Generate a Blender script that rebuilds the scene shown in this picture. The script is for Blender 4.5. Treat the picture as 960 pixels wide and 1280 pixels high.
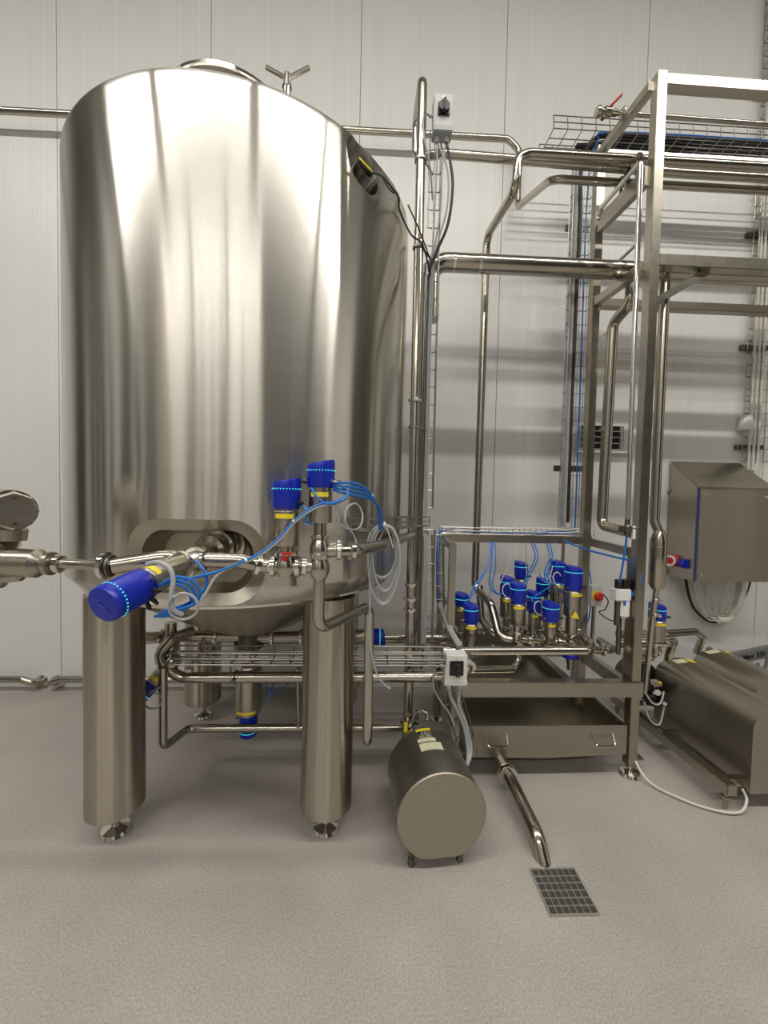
import bpy, bmesh, math, random
from mathutils import Vector, Matrix
random.seed(4)
for o in list(bpy.data.objects): bpy.data.objects.remove(o, do_unlink=True)
scene = bpy.context.scene
COL = scene.collection
PI = math.pi
V = Vector

# ------------------------------------------------------------------ camera
yaw, pit, rol = math.radians(2.4), math.radians(2.0), math.radians(1.2)
F = V((math.sin(yaw)*math.cos(pit), math.cos(yaw)*math.cos(pit), -math.sin(pit)))
R0 = V((math.cos(yaw), -math.sin(yaw), 0)); U0 = R0.cross(F)
rr = R0*math.cos(rol) + U0*math.sin(rol); uu = U0*math.cos(rol) - R0*math.sin(rol)
cd = bpy.data.cameras.new('camera'); cam = bpy.data.objects.new('camera', cd); COL.objects.link(cam)
cd.sensor_fit = 'HORIZONTAL'; cd.sensor_width = 36; cd.lens = 490/960*36; cd.clip_start = .05
m = Matrix((rr, uu, -F)).transposed().to_4x4(); m.translation = (0, 0, 1.6); cam.matrix_world = m
scene.camera = cam

# ------------------------------------------------------------------ world, lamps, exposure
w = bpy.data.worlds.new('world'); scene.world = w; w.use_nodes = True
w.node_tree.nodes['Background'].inputs[0].default_value = (.9, .95, 1, 1)
w.node_tree.nodes['Background'].inputs[1].default_value = .05
CEIL = 6.6
LAMP_ROWS = [(-.3, 95, (-4.5, -1.5, 1.5, 4.5)), (-5.9, 88, (-5, -2.1, .8))]          # y, watts per lamp, x positions
for ly, lw, lamp_x in LAMP_ROWS:
    for lx in lamp_x:
        ld = bpy.data.lights.new('ceiling_lamp_light', 'AREA'); ld.shape = 'RECTANGLE'; ld.size = 2.7; ld.size_y = .14
        ld.energy = lw; ld.color = (1, .965, .9)
        lo = bpy.data.objects.new('ceiling_lamp_light', ld); COL.objects.link(lo); lo.location = (lx, ly, CEIL-.225)
vs = scene.view_settings
vs.view_transform = 'Standard'; vs.look = 'None'; vs.gamma = 1; vs.use_curve_mapping = False; vs.exposure = 0.08

# ------------------------------------------------------------------ materials
def mat(name, col, rough=.5, metal=0, bump=None, emit=None, var=None, aniso=None, coat=0):
    """bump=(scale vec, strength, distance) var=(scale vec, amount) noise on colour and gloss"""
    M = bpy.data.materials.new(name); M.use_nodes = True; nt = M.node_tree; N = nt.nodes; L = nt.links
    p = N['Principled BSDF']; p.inputs['Base Color'].default_value = (*col, 1)
    p.inputs['Roughness'].default_value = rough; p.inputs['Metallic'].default_value = metal
    p.inputs['Coat Weight'].default_value = coat
    if emit: p.inputs['Emission Color'].default_value = (*emit[0], 1); p.inputs['Emission Strength'].default_value = emit[1]
    tc = N.new('ShaderNodeTexCoord')
    def noise(scale, det=3):
        mp = N.new('ShaderNodeMapping'); mp.inputs['Scale'].default_value = scale
        L.new(tc.outputs['Object'], mp.inputs['Vector'])
        n = N.new('ShaderNodeTexNoise'); n.inputs['Scale'].default_value = 1; n.inputs['Detail'].default_value = det
        L.new(mp.outputs[0], n.inputs['Vector']); return n
    if var:
        n = noise(var[0]); r = N.new('ShaderNodeMapRange')
        r.inputs[1].default_value = .3; r.inputs[2].default_value = .7
        r.inputs[3].default_value = 1-var[1]; r.inputs[4].default_value = 1+var[1]
        L.new(n.outputs['Fac'], r.inputs[0])
        mx = N.new('ShaderNodeMix'); mx.data_type = 'RGBA'; mx.blend_type = 'MULTIPLY'; mx.inputs[0].default_value = 1
        mx.inputs[6].default_value = (*col, 1); L.new(r.outputs[0], mx.inputs[7]); L.new(mx.outputs[2], p.inputs['Base Color'])
        ml = N.new('ShaderNodeMath'); ml.operation = 'MULTIPLY'; ml.inputs[1].default_value = rough
        L.new(r.outputs[0], ml.inputs[0]); L.new(ml.outputs[0], p.inputs['Roughness'])
    if bump:
        n = noise(bump[0], 2); b = N.new('ShaderNodeBump'); b.inputs['Strength'].default_value = bump[1]; b.inputs['Distance'].default_value = bump[2]
        L.new(n.outputs['Fac'], b.inputs['Height']); L.new(b.outputs[0], p.inputs['Normal'])
    if aniso:
        p.inputs['Anisotropic'].default_value = aniso[0]; p.inputs['Anisotropic Rotation'].default_value = aniso[1]
        t = N.new('ShaderNodeTangent'); t.direction_type = 'RADIAL'; t.axis = 'Z'; L.new(t.outputs[0], p.inputs['Tangent'])
    return M
ST = (.60, .575, .53)
M = dict(
    tank=mat('brushed_tank_steel', (.63, .605, .55), .21, 1, bump=((2.2, 2.2, .7), .2, .010), var=((3, 3, 60), .02), aniso=(1.0, .25)),
    leg=mat('ground_leg_steel', (.47, .43, .36), .27, 1, aniso=(1.0, .25)),
    pipe=mat('polished_pipe_steel', (.47, .437, .375), .19, 1, var=((4, 4, 4), .05)),
    satin=mat('satin_sheet_steel', (.40, .37, .31), .32, 1, var=((2, 2, 40), .04)),
    frame=mat('brushed_frame_steel', (.43, .40, .34), .29, 1, var=((25, 25, 25), .05)),
    shroud=mat('dull_shroud_steel', (.40, .385, .35), .38, 1, var=((40, 3, 40), .06)),
    hood=mat('brushed_hood_steel', (.44, .405, .34), .37, 1),
    galv=mat('pale_grate_steel', (.42, .40, .36), .45, .6),
    cap=mat('matt_cover_plate_steel', (.44, .405, .33), .5, 1, var=((120, 120, 120), .04)),
    chrome=mat('bright_chrome', (.75, .73, .69), .1, 1),
    wire=mat('zinc_wire', (.36, .34, .31), .35, 1),
    dark=mat('dark_and_shaded_steel', (.17, .155, .13), .4, 1),
    blue=mat('blue_plastic', (.004, .020, .40), .34, 0, var=((20, 20, 20), .06)),
    led=mat('cyan_status_light', (.05, .5, .5), .4, 0, emit=((.06, .72, .66), .8)),
    yellow=mat('yellow_label', (.88, .70, .03), .5),
    orange=mat('orange_label', (.55, .25, .03), .5),
    cream=mat('cream_label', (.68, .66, .48), .6, var=((60, 60, 60), .1)),
    white=mat('white_plastic', (.75, .74, .71), .45),
    grey=mat('light_grey_plastic', (.55, .56, .55), .5),
    black=mat('black_plastic', (.012, .012, .013), .4),
    rubber=mat('black_rubber_cable', (.02, .02, .021), .5),
    gcable=mat('grey_cable_sheath', (.38, .40, .405), .45),
    wcable=mat('white_cable_sheath', (.66, .64, .57), .5),
    hose=mat('blue_air_hose', (.015, .16, .55), .3),
    red=mat('red_plastic', (.55, .02, .015), .4),
    paint=mat('grey_machine_paint', (.16, .165, .16), .45),
    print=mat('black_print', (.012, .012, .012), .6),
    logo=mat('pale_blue_emblem', (.03, .07, .42), .35),
    joint=mat('panel_joint_sealant', (.30, .30, .29), .7),
    ceil=mat('pale_ceiling_sheet', (.5, .5, .485), .6),
    lampbody=mat('white_lamp_housing', (.7, .7, .7), .4),
    diffuser=mat('lit_lamp_diffuser', (.9, .9, .9), .5, emit=((1, .965, .9), 3.2)),
    door=mat('added_door_dark_grey', (.07, .068, .06), .55),
    column=mat('added_column_dark_grey', (.06, .058, .055), .5),
    tan=mat('added_screen_tan', (.33, .29, .23), .6),
    pit_shade=mat('pit_shade_sheet', (.05, .048, .043), .8),
)
# wall panel: ribbed white sheet
def wall_mat():
    W = bpy.data.materials.new('white_ribbed_panel'); W.use_nodes = True; nt = W.node_tree; N = nt.nodes; L = nt.links
    p = N['Principled BSDF']; p.inputs['Roughness'].default_value = .36
    tc = N.new('ShaderNodeTexCoord'); mp = N.new('ShaderNodeMapping'); mp.inputs['Scale'].default_value = (42, .2, .12)
    L.new(tc.outputs['Object'], mp.inputs[0]); n = N.new('ShaderNodeTexNoise'); n.inputs['Scale'].default_value = 1; n.inputs['Detail'].default_value = 2
    L.new(mp.outputs[0], n.inputs['Vector'])
    r = N.new('ShaderNodeValToRGB'); r.color_ramp.elements[0].position = .3; r.color_ramp.elements[0].color = (.70, .695, .675, 1)
    r.color_ramp.elements[1].position = .7; r.color_ramp.elements[1].color = (.74, .735, .715, 1)
    L.new(n.outputs['Fac'], r.inputs[0]); L.new(r.outputs[0], p.inputs['Base Color'])
    wv = N.new('ShaderNodeTexWave'); wv.wave_type = 'BANDS'; wv.bands_direction = 'X'; wv.inputs['Scale'].default_value = 9
    L.new(tc.outputs['Object'], wv.inputs['Vector'])
    b = N.new('ShaderNodeBump'); b.inputs['Strength'].default_value = .12; b.inputs['Distance'].default_value = .002
    L.new(wv.outputs['Fac'], b.inputs['Height']); L.new(b.outputs[0], p.inputs['Normal'])
    return W
M['wall'] = wall_mat()
def floor_mat():
    W = bpy.data.materials.new('speckled_resin_floor'); W.use_nodes = True; nt = W.node_tree; N = nt.nodes; L = nt.links
    p = N['Principled BSDF']
    tc = N.new('ShaderNodeTexCoord')
    def noise(s, d):
        n = N.new('ShaderNodeTexNoise'); n.inputs['Scale'].default_value = s; n.inputs['Detail'].default_value = d
        L.new(tc.outputs['Object'], n.inputs['Vector']); return n
    a = noise(135, 3); b = noise(2.2, 4)
    r = N.new('ShaderNodeValToRGB'); e = r.color_ramp.elements
    e[0].position = .3; e[0].color = (.325, .296, .268, 1); e[1].position = .72; e[1].color = (.49, .452, .418, 1)
    L.new(a.outputs['Fac'], r.inputs[0])
    mr = N.new('ShaderNodeMapRange'); mr.inputs[1].default_value = .3; mr.inputs[2].default_value = .7; mr.inputs[3].default_value = .9; mr.inputs[4].default_value = 1.07
    L.new(b.outputs['Fac'], mr.inputs[0])
    mx = N.new('ShaderNodeMix'); mx.data_type = 'RGBA'; mx.blend_type = 'MULTIPLY'; mx.inputs[0].default_value = 1
    L.new(r.outputs[0], mx.inputs[6]); L.new(mr.outputs[0], mx.inputs[7]); L.new(mx.outputs[2], p.inputs['Base Color'])
    m2 = N.new('ShaderNodeMapRange'); m2.inputs[1].default_value = .3; m2.inputs[2].default_value = .7; m2.inputs[3].default_value = .34; m2.inputs[4].default_value = .5
    L.new(b.outputs['Fac'], m2.inputs[0]); L.new(m2.outputs[0], p.inputs['Roughness'])
    bp = N.new('ShaderNodeBump'); bp.inputs['Strength'].default_value = .1; bp.inputs['Distance'].default_value = .002
    L.new(a.outputs['Fac'], bp.inputs['Height']); L.new(bp.outputs[0], p.inputs['Normal'])
    return W
M['floor'] = floor_mat()

# ------------------------------------------------------------------ mesh helpers
def basis(d):
    d = V(d).normalized(); a = V((0, 0, 1)) if abs(d.z) < .9 else V((1, 0, 0))
    x = a.cross(d).normalized(); return x, d.cross(x), d
def fillet(path, b, n=7):
    P = [V(p) for p in path]; out = [P[0]]
    for i in range(1, len(P)-1):
        a, c, d = P[i-1], P[i], P[i+1]; u = (a-c); v = (d-c); lu, lv = u.length, v.length; u.normalize(); v.normalize()
        ang = u.angle(v)
        if ang > PI-.02: out.append(c); continue
        t = min(b/math.tan(ang/2), lu*.49, lv*.49); rad = t*math.tan(ang/2)
        cen = c + (u+v).normalized()*(rad/math.sin(ang/2)); p0 = c+u*t; p1 = c+v*t
        e0 = p0-cen; e1 = p1-cen; tot = e0.angle(e1); ax = e0.cross(e1).normalized()
        for k in range(n+1): out.append(cen + Matrix.Rotation(tot*k/n, 3, ax) @ e0)
    out.append(P[-1]); return out
def spline(pts, n=6):
    P = [V(p) for p in pts]; P = [P[0]*2-P[1]] + P + [P[-1]*2-P[-2]]; out = []
    for i in range(1, len(P)-2):
        a, b, c, d = P[i-1:i+3]
        for k in range(n):
            t = k/n
            out.append(.5*((2*b)+(c-a)*t+(2*a-5*b+4*c-d)*t*t+(3*b-a-3*c+d)*t**3))
    out.append(P[-2]); return out
class MB:
    def __init__(s): s.v = []; s.f = []
    def add(s, v, f):
        o = len(s.v); s.v += [V(x) for x in v]; s.f += [[i+o for i in q] for q in f]; return s
    def box(s, c, size, R=None):
        hx, hy, hz = [q/2 for q in size]; c = V(c)
        v = [V((x, y, z)) for x in (-hx, hx) for y in (-hy, hy) for z in (-hz, hz)]
        if R is not None: v = [R @ q for q in v]
        return s.add([q+c for q in v], [(0,1,3,2),(4,6,7,5),(0,4,5,1),(2,3,7,6),(0,2,6,4),(1,5,7,3)])
    def bb(s, x0, x1, y0, y1, z0, z1): return s.box(((x0+x1)/2, (y0+y1)/2, (z0+z1)/2), (x1-x0, y1-y0, z1-z0))
    def bar(s, p0, p1, w, h, up=(0, 0, 1)):
        p0 = V(p0); p1 = V(p1); d = (p1-p0); L = d.length; d.normalize(); x = d.cross(V(up))
        if x.length < 1e-4: x = V((1, 0, 0))
        x.normalize(); y = x.cross(d)
        R = Matrix((x, d, y)).transposed(); return s.box((p0+p1)/2, (w, L, h), R)
    def rings(s, rings, closed=False, cap=True):
        n = len(rings[0]); v = [q for r in rings for q in r]; f = []
        k = len(rings)
        for i in range(k if closed else k-1):
            a = i*n; b = ((i+1) % k)*n
            for j in range(n): f.append((a+j, a+(j+1) % n, b+(j+1) % n, b+j))
        if cap and not closed: f.append(list(range(n))[::-1]); f.append([(k-1)*n+j for j in range(n)])
        return s.add(v, f)
    def tube(s, path, r, seg=12, closed=False):
        P = [V(p) for p in path]; n = len(P); rings = []
        d = (P[1]-P[0]).normalized(); x, y, _ = basis(d); prev = d
        for i in range(n):
            if closed: t = (P[(i+1) % n]-P[i-1])
            else: t = P[min(i+1, n-1)]-P[max(i-1, 0)]
            if t.length < 1e-9: t = prev
            t.normalize(); q = prev.rotation_difference(t); x = q @ x; y = q @ y; prev = t
            rad = r[i] if isinstance(r, (list, tuple)) else r
            rings.append([P[i]+(x*math.cos(a)+y*math.sin(a))*rad for a in [2*PI*j/seg for j in range(seg)]])
        return s.rings(rings, closed)
    def pipe(s, path, r, b=None, seg=14): return s.tube(fillet(path, b or r*2.6), r, seg)
    def cyl(s, p0, p1, r, r2=None, seg=20):
        return s.lathe(p0, V(p1)-V(p0), [(r, 0), (r if r2 is None else r2, (V(p1)-V(p0)).length)], seg)
    def lathe(s, o, d, prof, seg=24, closed=False):
        """prof: (radius, height) along d from o"""
        x, y, d = basis(d); o = V(o)
        return s.rings([[o+d*h+(x*math.cos(a)+y*math.sin(a))*max(r, 1e-4) for a in [2*PI*j/seg for j in range(seg)]] for r, h in prof], closed)
    def ring(s, o, d, ro, ri, h, seg=24): return s.lathe(o, d, [(ri, -h/2), (ro, -h/2), (ro, h/2), (ri, h/2)], seg, True)
    def torus(s, o, d, R, r, seg=28, rs=8):
        x, y, d = basis(d); o = V(o)
        return s.tube([o+(x*math.cos(a)+y*math.sin(a))*R for a in [2*PI*j/seg for j in range(seg)]], r, rs, True)
    def prism(s, pts2, o, ux, uy, d):
        o = V(o); ux = V(ux); uy = V(uy); d = V(d)
        a = [o+ux*p+uy*q for p, q in pts2]; return s.rings([a, [q+d for q in a]])
ORG = {}
def build(mb, name, m, parent=None, at=None, smooth=34, kind=None, bevel=0):
    """one mesh object; vertices were given in scene metres, origin goes to the thing's base"""
    org = V(at) if at is not None else (ORG[parent.name] if parent else V((0, 0, 0)))
    me = bpy.data.meshes.new(name); me.from_pydata([tuple(q-org) for q in mb.v], [], mb.f)
    bm = bmesh.new(); bm.from_mesh(me); bmesh.ops.recalc_face_normals(bm, faces=bm.faces)
    if bevel:
        ed = [e for e in bm.edges if len(e.link_faces) == 2 and e.calc_face_angle(0) > .6]
        bmesh.ops.bevel(bm, geom=ed, offset=bevel, segments=2, affect='EDGES', clamp_overlap=True)
    bm.to_mesh(me); bm.free(); me.materials.append(M[m])
    if smooth:
        for q in me.polygons: q.use_smooth = True
        me.set_sharp_from_angle(angle=math.radians(smooth))
    o = bpy.data.objects.new(name, me); COL.objects.link(o)
    if parent: o.parent = parent
    else: o.location = org
    ORG[o.name] = org
    if kind: o['kind'] = kind
    return o
def tag(o, label, cat, group=None):
    o['label'] = label; o['category'] = cat
    if group: o['group'] = group
    return o
def thing(name, label, cat, loc, group=None):
    o = bpy.data.objects.new(name, None); COL.objects.link(o); o.location = loc; o.empty_display_size = .05
    ORG[o.name] = V(loc); return tag(o, label, cat, group)
def pt_on(path, frac):
    P = [V(p) for p in path]; L = [(P[i+1]-P[i]).length for i in range(len(P)-1)]; t = frac*sum(L)
    for i, l in enumerate(L):
        if t <= l or i == len(L)-1: return P[i].lerp(P[i+1], min(1, t/l)), (P[i+1]-P[i]).normalized()
        t -= l
def clamp(parent, p, d, r, wing=True, name='clamp', m='chrome'):
    mb = MB().lathe(V(p)-V(d).normalized()*.011, d, [(r*1.05, 0), (r*1.42, .004), (r*1.45, .018), (r*1.05, .022)], 20)
    if wing:
        x, y, _ = basis(d); q = V(p)+x*(r*1.55); mb.box(q, (.018, .018, .018)); mb.cyl(q, q+x*.022, .005, seg=8)
    return build(mb, name, m, parent)
def pipe(label, path, r, clamps=(), b=None, m='pipe', name='process_pipe', group=None, seg=14, cat='pipe'):
    o = build(MB().pipe(path, r, b, seg), name, m, at=path[0]); tag(o, label, cat, group)
    for c in clamps:
        p, d = pt_on(path, c); clamp(o, p, d, r)
    return o
def hose(label, pts, r, m, name='air_hose', group=None, cat='hose', ties=(), n=7, seg=7):
    sp = spline(pts, n); o = build(MB().tube(sp, r, seg), name, m, at=pts[0]); tag(o, label, cat, group)
    for t in ties:
        k = min(len(sp)-2, int(t*(len(sp)-1))); build(MB().ring(sp[k], sp[k+1]-sp[k], r*1.5, r*.8, .006, 10), 'cable_tie', 'white', o)
    return o

# ------------------------------------------------------------------ the hall
XL, XR, YB, YF = -6.5, 7.2, 3.26, -7.5
o = build(MB().bb(XL, XR, YF, YB+.1, -.1, 0), 'floor', 'floor', kind='structure', smooth=0)
o = build(MB().bb(XL, XR, YF, YB+.1, CEIL, CEIL+.1), 'ceiling', 'ceil', kind='structure', smooth=0)
wb = build(MB().bb(XL, XR, YB+.012, YB+.1, 0, CEIL), 'wall_back', 'joint', kind='structure', smooth=0)
PW = 1.176; J0 = -2.475
k0 = math.floor((XL-J0)/PW); pan_me = None
for k in range(k0, 9):
    x0 = max(XL, J0+k*PW); x1 = min(XR, J0+(k+1)*PW)
    if x1-x0 < .05: continue
    if pan_me and abs(x1-x0-PW) < .01:
        q = bpy.data.objects.new('panel', pan_me); COL.objects.link(q); q.parent = wb; q.location = (x0, YB, 0)
    else:
        q = build(MB().bb(x0+.0025, x1-.0025, YB, YB+.05, 0.001, CEIL-.001), 'panel', 'wall', at=(x0, YB, 0), smooth=30, bevel=.0015)
        q.parent = wb
        if abs(x1-x0-PW) < .01: pan_me = q.data
build(MB().bb(XL-.1, XL, YF, YB, 0, CEIL), 'wall_left', 'wall', kind='structure', smooth=0)
build(MB().bb(XR, XR+.1, YF, YB, 0, CEIL), 'wall_right', 'wall', kind='structure', smooth=0)
build(MB().bb(XL, XR, YF-.1, YF, 0, CEIL), 'wall_front', 'wall', kind='structure', smooth=0)
# unseen dark doors, added so the tank steel reflects dark bands
def door(n, x0, x1, y0, y1, h):
    mb = MB(); k = 9
    for i in range(k):
        mb.bb(x0, x1, y0, y1, .01+h*i/k, h*(i+1)/k-.012)
    build(mb, n, 'door', kind='structure', smooth=0)
door('added_door_1', 3.0, 7.1, YF+.01, YF+.06, 6.3)
door('added_door_2', XR-.06, XR-.01, -7.3, -2.2, 6.3)
door('added_door_3', XR-.06, XR-.01, .75, 3.1, 5.6)
# ceiling lamps
for ly, lw, lamp_x in LAMP_ROWS:
    for i, lx in enumerate(lamp_x):
        t = thing('ceiling_lamp', 'long linear ceiling lamp running parallel to the panelled wall', 'lamp', (lx, ly, CEIL-.2), 'linear lamps on the ceiling')
        build(MB().bb(lx-1.4, lx+1.4, ly-.09, ly+.09, CEIL-.19, CEIL-.1), 'housing', 'lampbody', t, smooth=0)
        build(MB().bb(lx-1.37, lx+1.37, ly-.075, ly+.075, CEIL-.205, CEIL-.191), 'diffuser', 'diffuser', t, smooth=0)
        for sx in (-1, 1): build(MB().cyl((lx+sx, ly, CEIL-.1), (lx+sx, ly, CEIL), .012, seg=8), 'hanger', 'lampbody', t)
# unseen dark columns added along the other walls to stripe the tank reflection
for i, (cx, cy, sx_, sy_) in enumerate([(-4.05, YF+.22, .85, .4), (-1.95, YF+.22, .12, .4), (-.9, YF+.22, .75, .4), (XL+.22, -3.95, .4, .95), (XL+.22, -1.45, .4, .7), (XL+.22, -.3, .4, .12), (XL+.22, .35, .4, .16), (XL+.22, .8, .4, .12), (XL+.22, 1.25, .4, .16), (XL+.22, -2.6, .4, .15), (-2.9, YF+.22, .14, .4), (.9, YF+.22, .10, .4), (XL+.22, 2.4, .4, .9)]):
    t = thing('added_column', 'dark column added against the far hall walls for the steel to reflect', 'column', (cx, cy, 0), 'added dark columns for reflections')
    build(MB().box((cx, cy, CEIL/2), (sx_, sy_, CEIL)), 'shaft', 'column', t, smooth=0)
    build(MB().box((cx, cy, .1), (sx_+.04, sy_+.04, .2)), 'plinth', 'frame', t, smooth=0)
# unseen tan screen, added for a mid-tone band in the tank reflection
o = build(MB().bb(XL+.02, XL+.08, -7.4, -4.5, 0, 6.0), 'added_screen', 'tan', at=(XL+.05, -6, 0), smooth=0); tag(o, 'tall tan screen added in the far hall corner for reflections', 'partition')
# stainless wall bumper rails
def rail(label, x0, x1, ends):
    z = .105; y = YB-.085; p = []
    if ends[0]: p += [(x0, YB-.01, .05), (x0, y, z-.03), (x0+.09, y, z)]
    else: p += [(x0, y, z)]
    if ends[1]: p += [(x1-.09, y, z), (x1, y, z-.03), (x1, YB-.01, .05)]
    else: p += [(x1, y, z)]
    o = build(MB().pipe(p, .027, .07), 'bumper_rail', 'pipe', at=(x0, y, 0)); tag(o, label, 'rail')
    for e, x in zip(ends, (x0, x1)):
        if e: build(MB().cyl((x, YB-.014, .05), (x, YB, .05), .055), 'flange', 'chrome', o)
rail('steel bumper rail along the wall base ending left of the tank', -5, -2.62, (0, 1))
rail('steel bumper rail along the wall base running behind the tank', -2.5, -.05, (1, 1))

# ------------------------------------------------------------------ the tank
TX, TY, TR = -.667, 2.33, .87
TC = V((TX, TY, 0)); TOPZ, BOTZ = 3.14, 1.165
def on_tank(ang, z, r=TR):
    a = math.radians(ang); return V((TX+math.sin(a)*r, TY-math.cos(a)*r, z))
tank = thing('storage_tank', 'tall brushed stainless steel tank standing on four round legs', 'tank', (TX, TY, 0))
prof = [(.0005, 3.27), (.3, 3.255), (.6, 3.205), (TR-.075, TOPZ)]
for k in range(1, 7):
    a = PI/2*k/6; prof.append((TR-.06+.06*math.sin(a), TOPZ-.066+.06*math.cos(a)))
prof += [(TR, 2.4), (TR, 1.8), (TR, 1.25), (TR-.004, 1.235), (TR-.06, BOTZ+.004), (TR-.066, BOTZ), (TR-.12, BOTZ+.03), (.0005, BOTZ+.05)]
mb = MB().lathe((TX, TY, 0), (0, 0, 1), prof[::-1], 160)
shell = build(mb, 'shell', 'tank', tank, smooth=40)
# recess outline on the jacket (half width, half height, corner radius) mapped round the cylinder
PA, PZ = 2.0, 1.348
def recess_loop(hw, hh, cr, r, n=8):
    pts = []
    for sx, sy, a0 in ((1, 1, 0), (-1, 1, 90), (-1, -1, 180), (1, -1, 270)):
        for k in range(n+1):
            a = math.radians(a0+90*k/n); pts.append((sx*(hw-cr)+cr*math.cos(a), sy*(hh-cr)+cr*math.sin(a)))
    q = []
    for i, p in enumerate(pts):                       # subdivide long straights so they follow the curve
        nx = pts[(i+1) % len(pts)]; k = 10 if i % (n+1) == n else 1
        for j in range(k): q.append((p[0]+(nx[0]-p[0])*j/k, p[1]+(nx[1]-p[1])*j/k))
    return [on_tank(PA+math.degrees(u/TR), PZ+v, r) for u, v in q]
HW, HH, CR = .255, .160, .125
def cutter(mb):
    return build(mb, 'cutter', 'satin', tank, smooth=0)
c1 = cutter(MB().rings([recess_loop(HW, HH, CR, TR-.17), recess_loop(HW, HH, CR, TR+.1)]))
# slanted facet on the shoulder with a round sensor pocket
FA = 52; fa = math.radians(FA); el = math.radians(8)
def dirv(az, e): return V((math.sin(az)*math.cos(e), -math.cos(az)*math.cos(e), math.sin(e)))
n1 = dirv(fa, el); f1 = on_tank(FA, 2.88); x1_ = V((math.cos(fa), math.sin(fa), 0)); y1_ = n1.cross(x1_)
c2 = cutter(MB().box(f1+n1*.5, (1.6, 1.6, 1.0), Matrix((x1_, y1_, n1)).transposed()))
fn = dirv(math.radians(50), math.radians(28)); fx = V((math.cos(math.radians(50)), math.sin(math.radians(50)), 0)); fy = fn.cross(fx)
if fy.z < 0: fy = -fy
Rf = Matrix((fx, fy, fn)).transposed()
ph = on_tank(46.5, 3.03, TR-.01)                    # centre of the pocket mouth
c3 = cutter(MB().cyl(ph-fn*.17, ph+fn*.35, .104, seg=40))
for c in (c1, c2, c3):
    md = shell.modifiers.new('cut', 'BOOLEAN'); md.operation = 'DIFFERENCE'; md.object = c; md.solver = 'EXACT'
dg = bpy.context.evaluated_depsgraph_get()
me = bpy.data.meshes.new_from_object(shell.evaluated_get(dg)); shell.modifiers.clear(); shell.data = me
for q in me.polygons: q.use_smooth = True
me.set_sharp_from_angle(angle=math.radians(40))
for c in (c1, c2, c3): bpy.data.objects.remove(c, do_unlink=True)
# recess lining: sloping rim, inner wall, back plate
l0 = recess_loop(HW, HH, CR, TR+.002); l1 = recess_loop(HW-.042, HH-.042, CR-.03, TR-.022); l2 = recess_loop(HW-.062, HH-.062, CR-.045, TR-.125)
build(MB().rings([l0, l1], cap=False), 'recess_rim', 'satin', tank, smooth=30)
b = build(MB().rings([l1, l2], cap=False), 'recess_wall', 'satin', tank, smooth=30)
mbk = MB(); n = len(l2); cc = sum(l2, V())/n; mbk.add(l2+[cc], [(i, (i+1) % n, n) for i in range(n)]); build(mbk, 'recess_plate', 'cap', tank)
dp_ = [(TR-.085, BOTZ+.03), (TR-.085, BOTZ)]
for k in range(1, 13):
    t = k/12; dp_.append(((TR-.085)*(1-t)+.06*t, BOTZ-.37*math.sin(t*PI/2)*(.6+.4*t)))
dp_ += [(.0005, dp_[-1][1])]
build(MB().lathe((TX, TY, 0), (0, 0, 1), dp_[::-1], 96), 'dished_bottom', 'leg', tank, smooth=50)
# seam rings, manhole, lever, pocket sensor
build(MB().ring((TX, TY, BOTZ-.004), (0, 0, 1), TR-.066, TR-.09, .010, 96), 'seam_band', 'chrome', tank)
mh = V((-.645, 1.87, 3.13))
man = build(MB().lathe(mh, (0, 0, 1), [(.268, .128), (.275, .132), (.277, .142), (.268, .152), (.15, .175), (.001, .185)], 64), 'manhole_cover', 'chrome', tank)
build(MB().lathe(mh, (0, 0, 1), [(.2, 0), (.205, .06), (.262, .10), (.268, .127)], 64), 'manhole_collar', 'dark', man)  # dark colour puts the shade under the cover into the collar
lv = V((-.365, 1.69, 3.13))
lever = build(MB().cyl(lv, lv+V((0, 0, .17)), .016).cyl(lv+V((0, 0, .15)), lv+V((0, 0, .205)), .02, .012), 'manhole_clamp', 'chrome', tank)
build(MB().pipe([lv+V((-.085, .0, .225)), lv+V((0, 0, .185)), lv+V((.09, .0, .235))], .009, .01, 8), 'clamp_handle', 'pipe', lever)
se = ph-fn*.14
sen = build(MB().cyl(se, se+fn*.05, .05).cyl(se+fn*.05, se+fn*.1, .022).cyl(se+fn*.1, se+fn*.125, .028), 'level_sensor', 'dark', tank)
build(MB().cyl(se+fn*.125-fx*.02, se+fn*.135+fx*.05, .014), 'connector', 'black', sen)
build(MB().box(ph+fn*.02-fy*.085-fx*.055, (.075, .014, .004), Rf), 'yellow_tag', 'yellow', sen)
# legs
for lx, ly in ((-1.16, 1.85), (-.172, 1.85), (-1.16, 2.83), (-.172, 2.83)):
    lg = build(MB().lathe((lx, ly, 0), (0, 0, 1), [(.118, .125), (.1225, .13), (.1225, .205), (.1215, .21), (.1215, 1.14)], 40), 'leg', 'leg', tank)
    build(MB().lathe((lx, ly, 0), (0, 0, 1), [(.062, 0), (.066, .008), (.06, .022), (.03, .03), (.018, .035), (.018, .13)], 28), 'adjustable_foot', 'chrome', lg)
# outlet flange under the dish
oz = .73
build(MB().lathe((TX-.02, TY, 0), (0, 0, 1), [(.05, .70), (.085, .705), (.085, .73), (.07, .735), (.062, .80)], 28), 'outlet_flange', 'dark', tank)
build(MB().pipe([(TX-.17, TY-.28, .86), (TX-.175, TY-.30, .78), (TX-.215, TY-.33, .72)], .009, .02, 8).box((TX-.22, TY-.335, .71), (.03, .02, .016)), 'drain_spout', 'pipe', tank)

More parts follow.
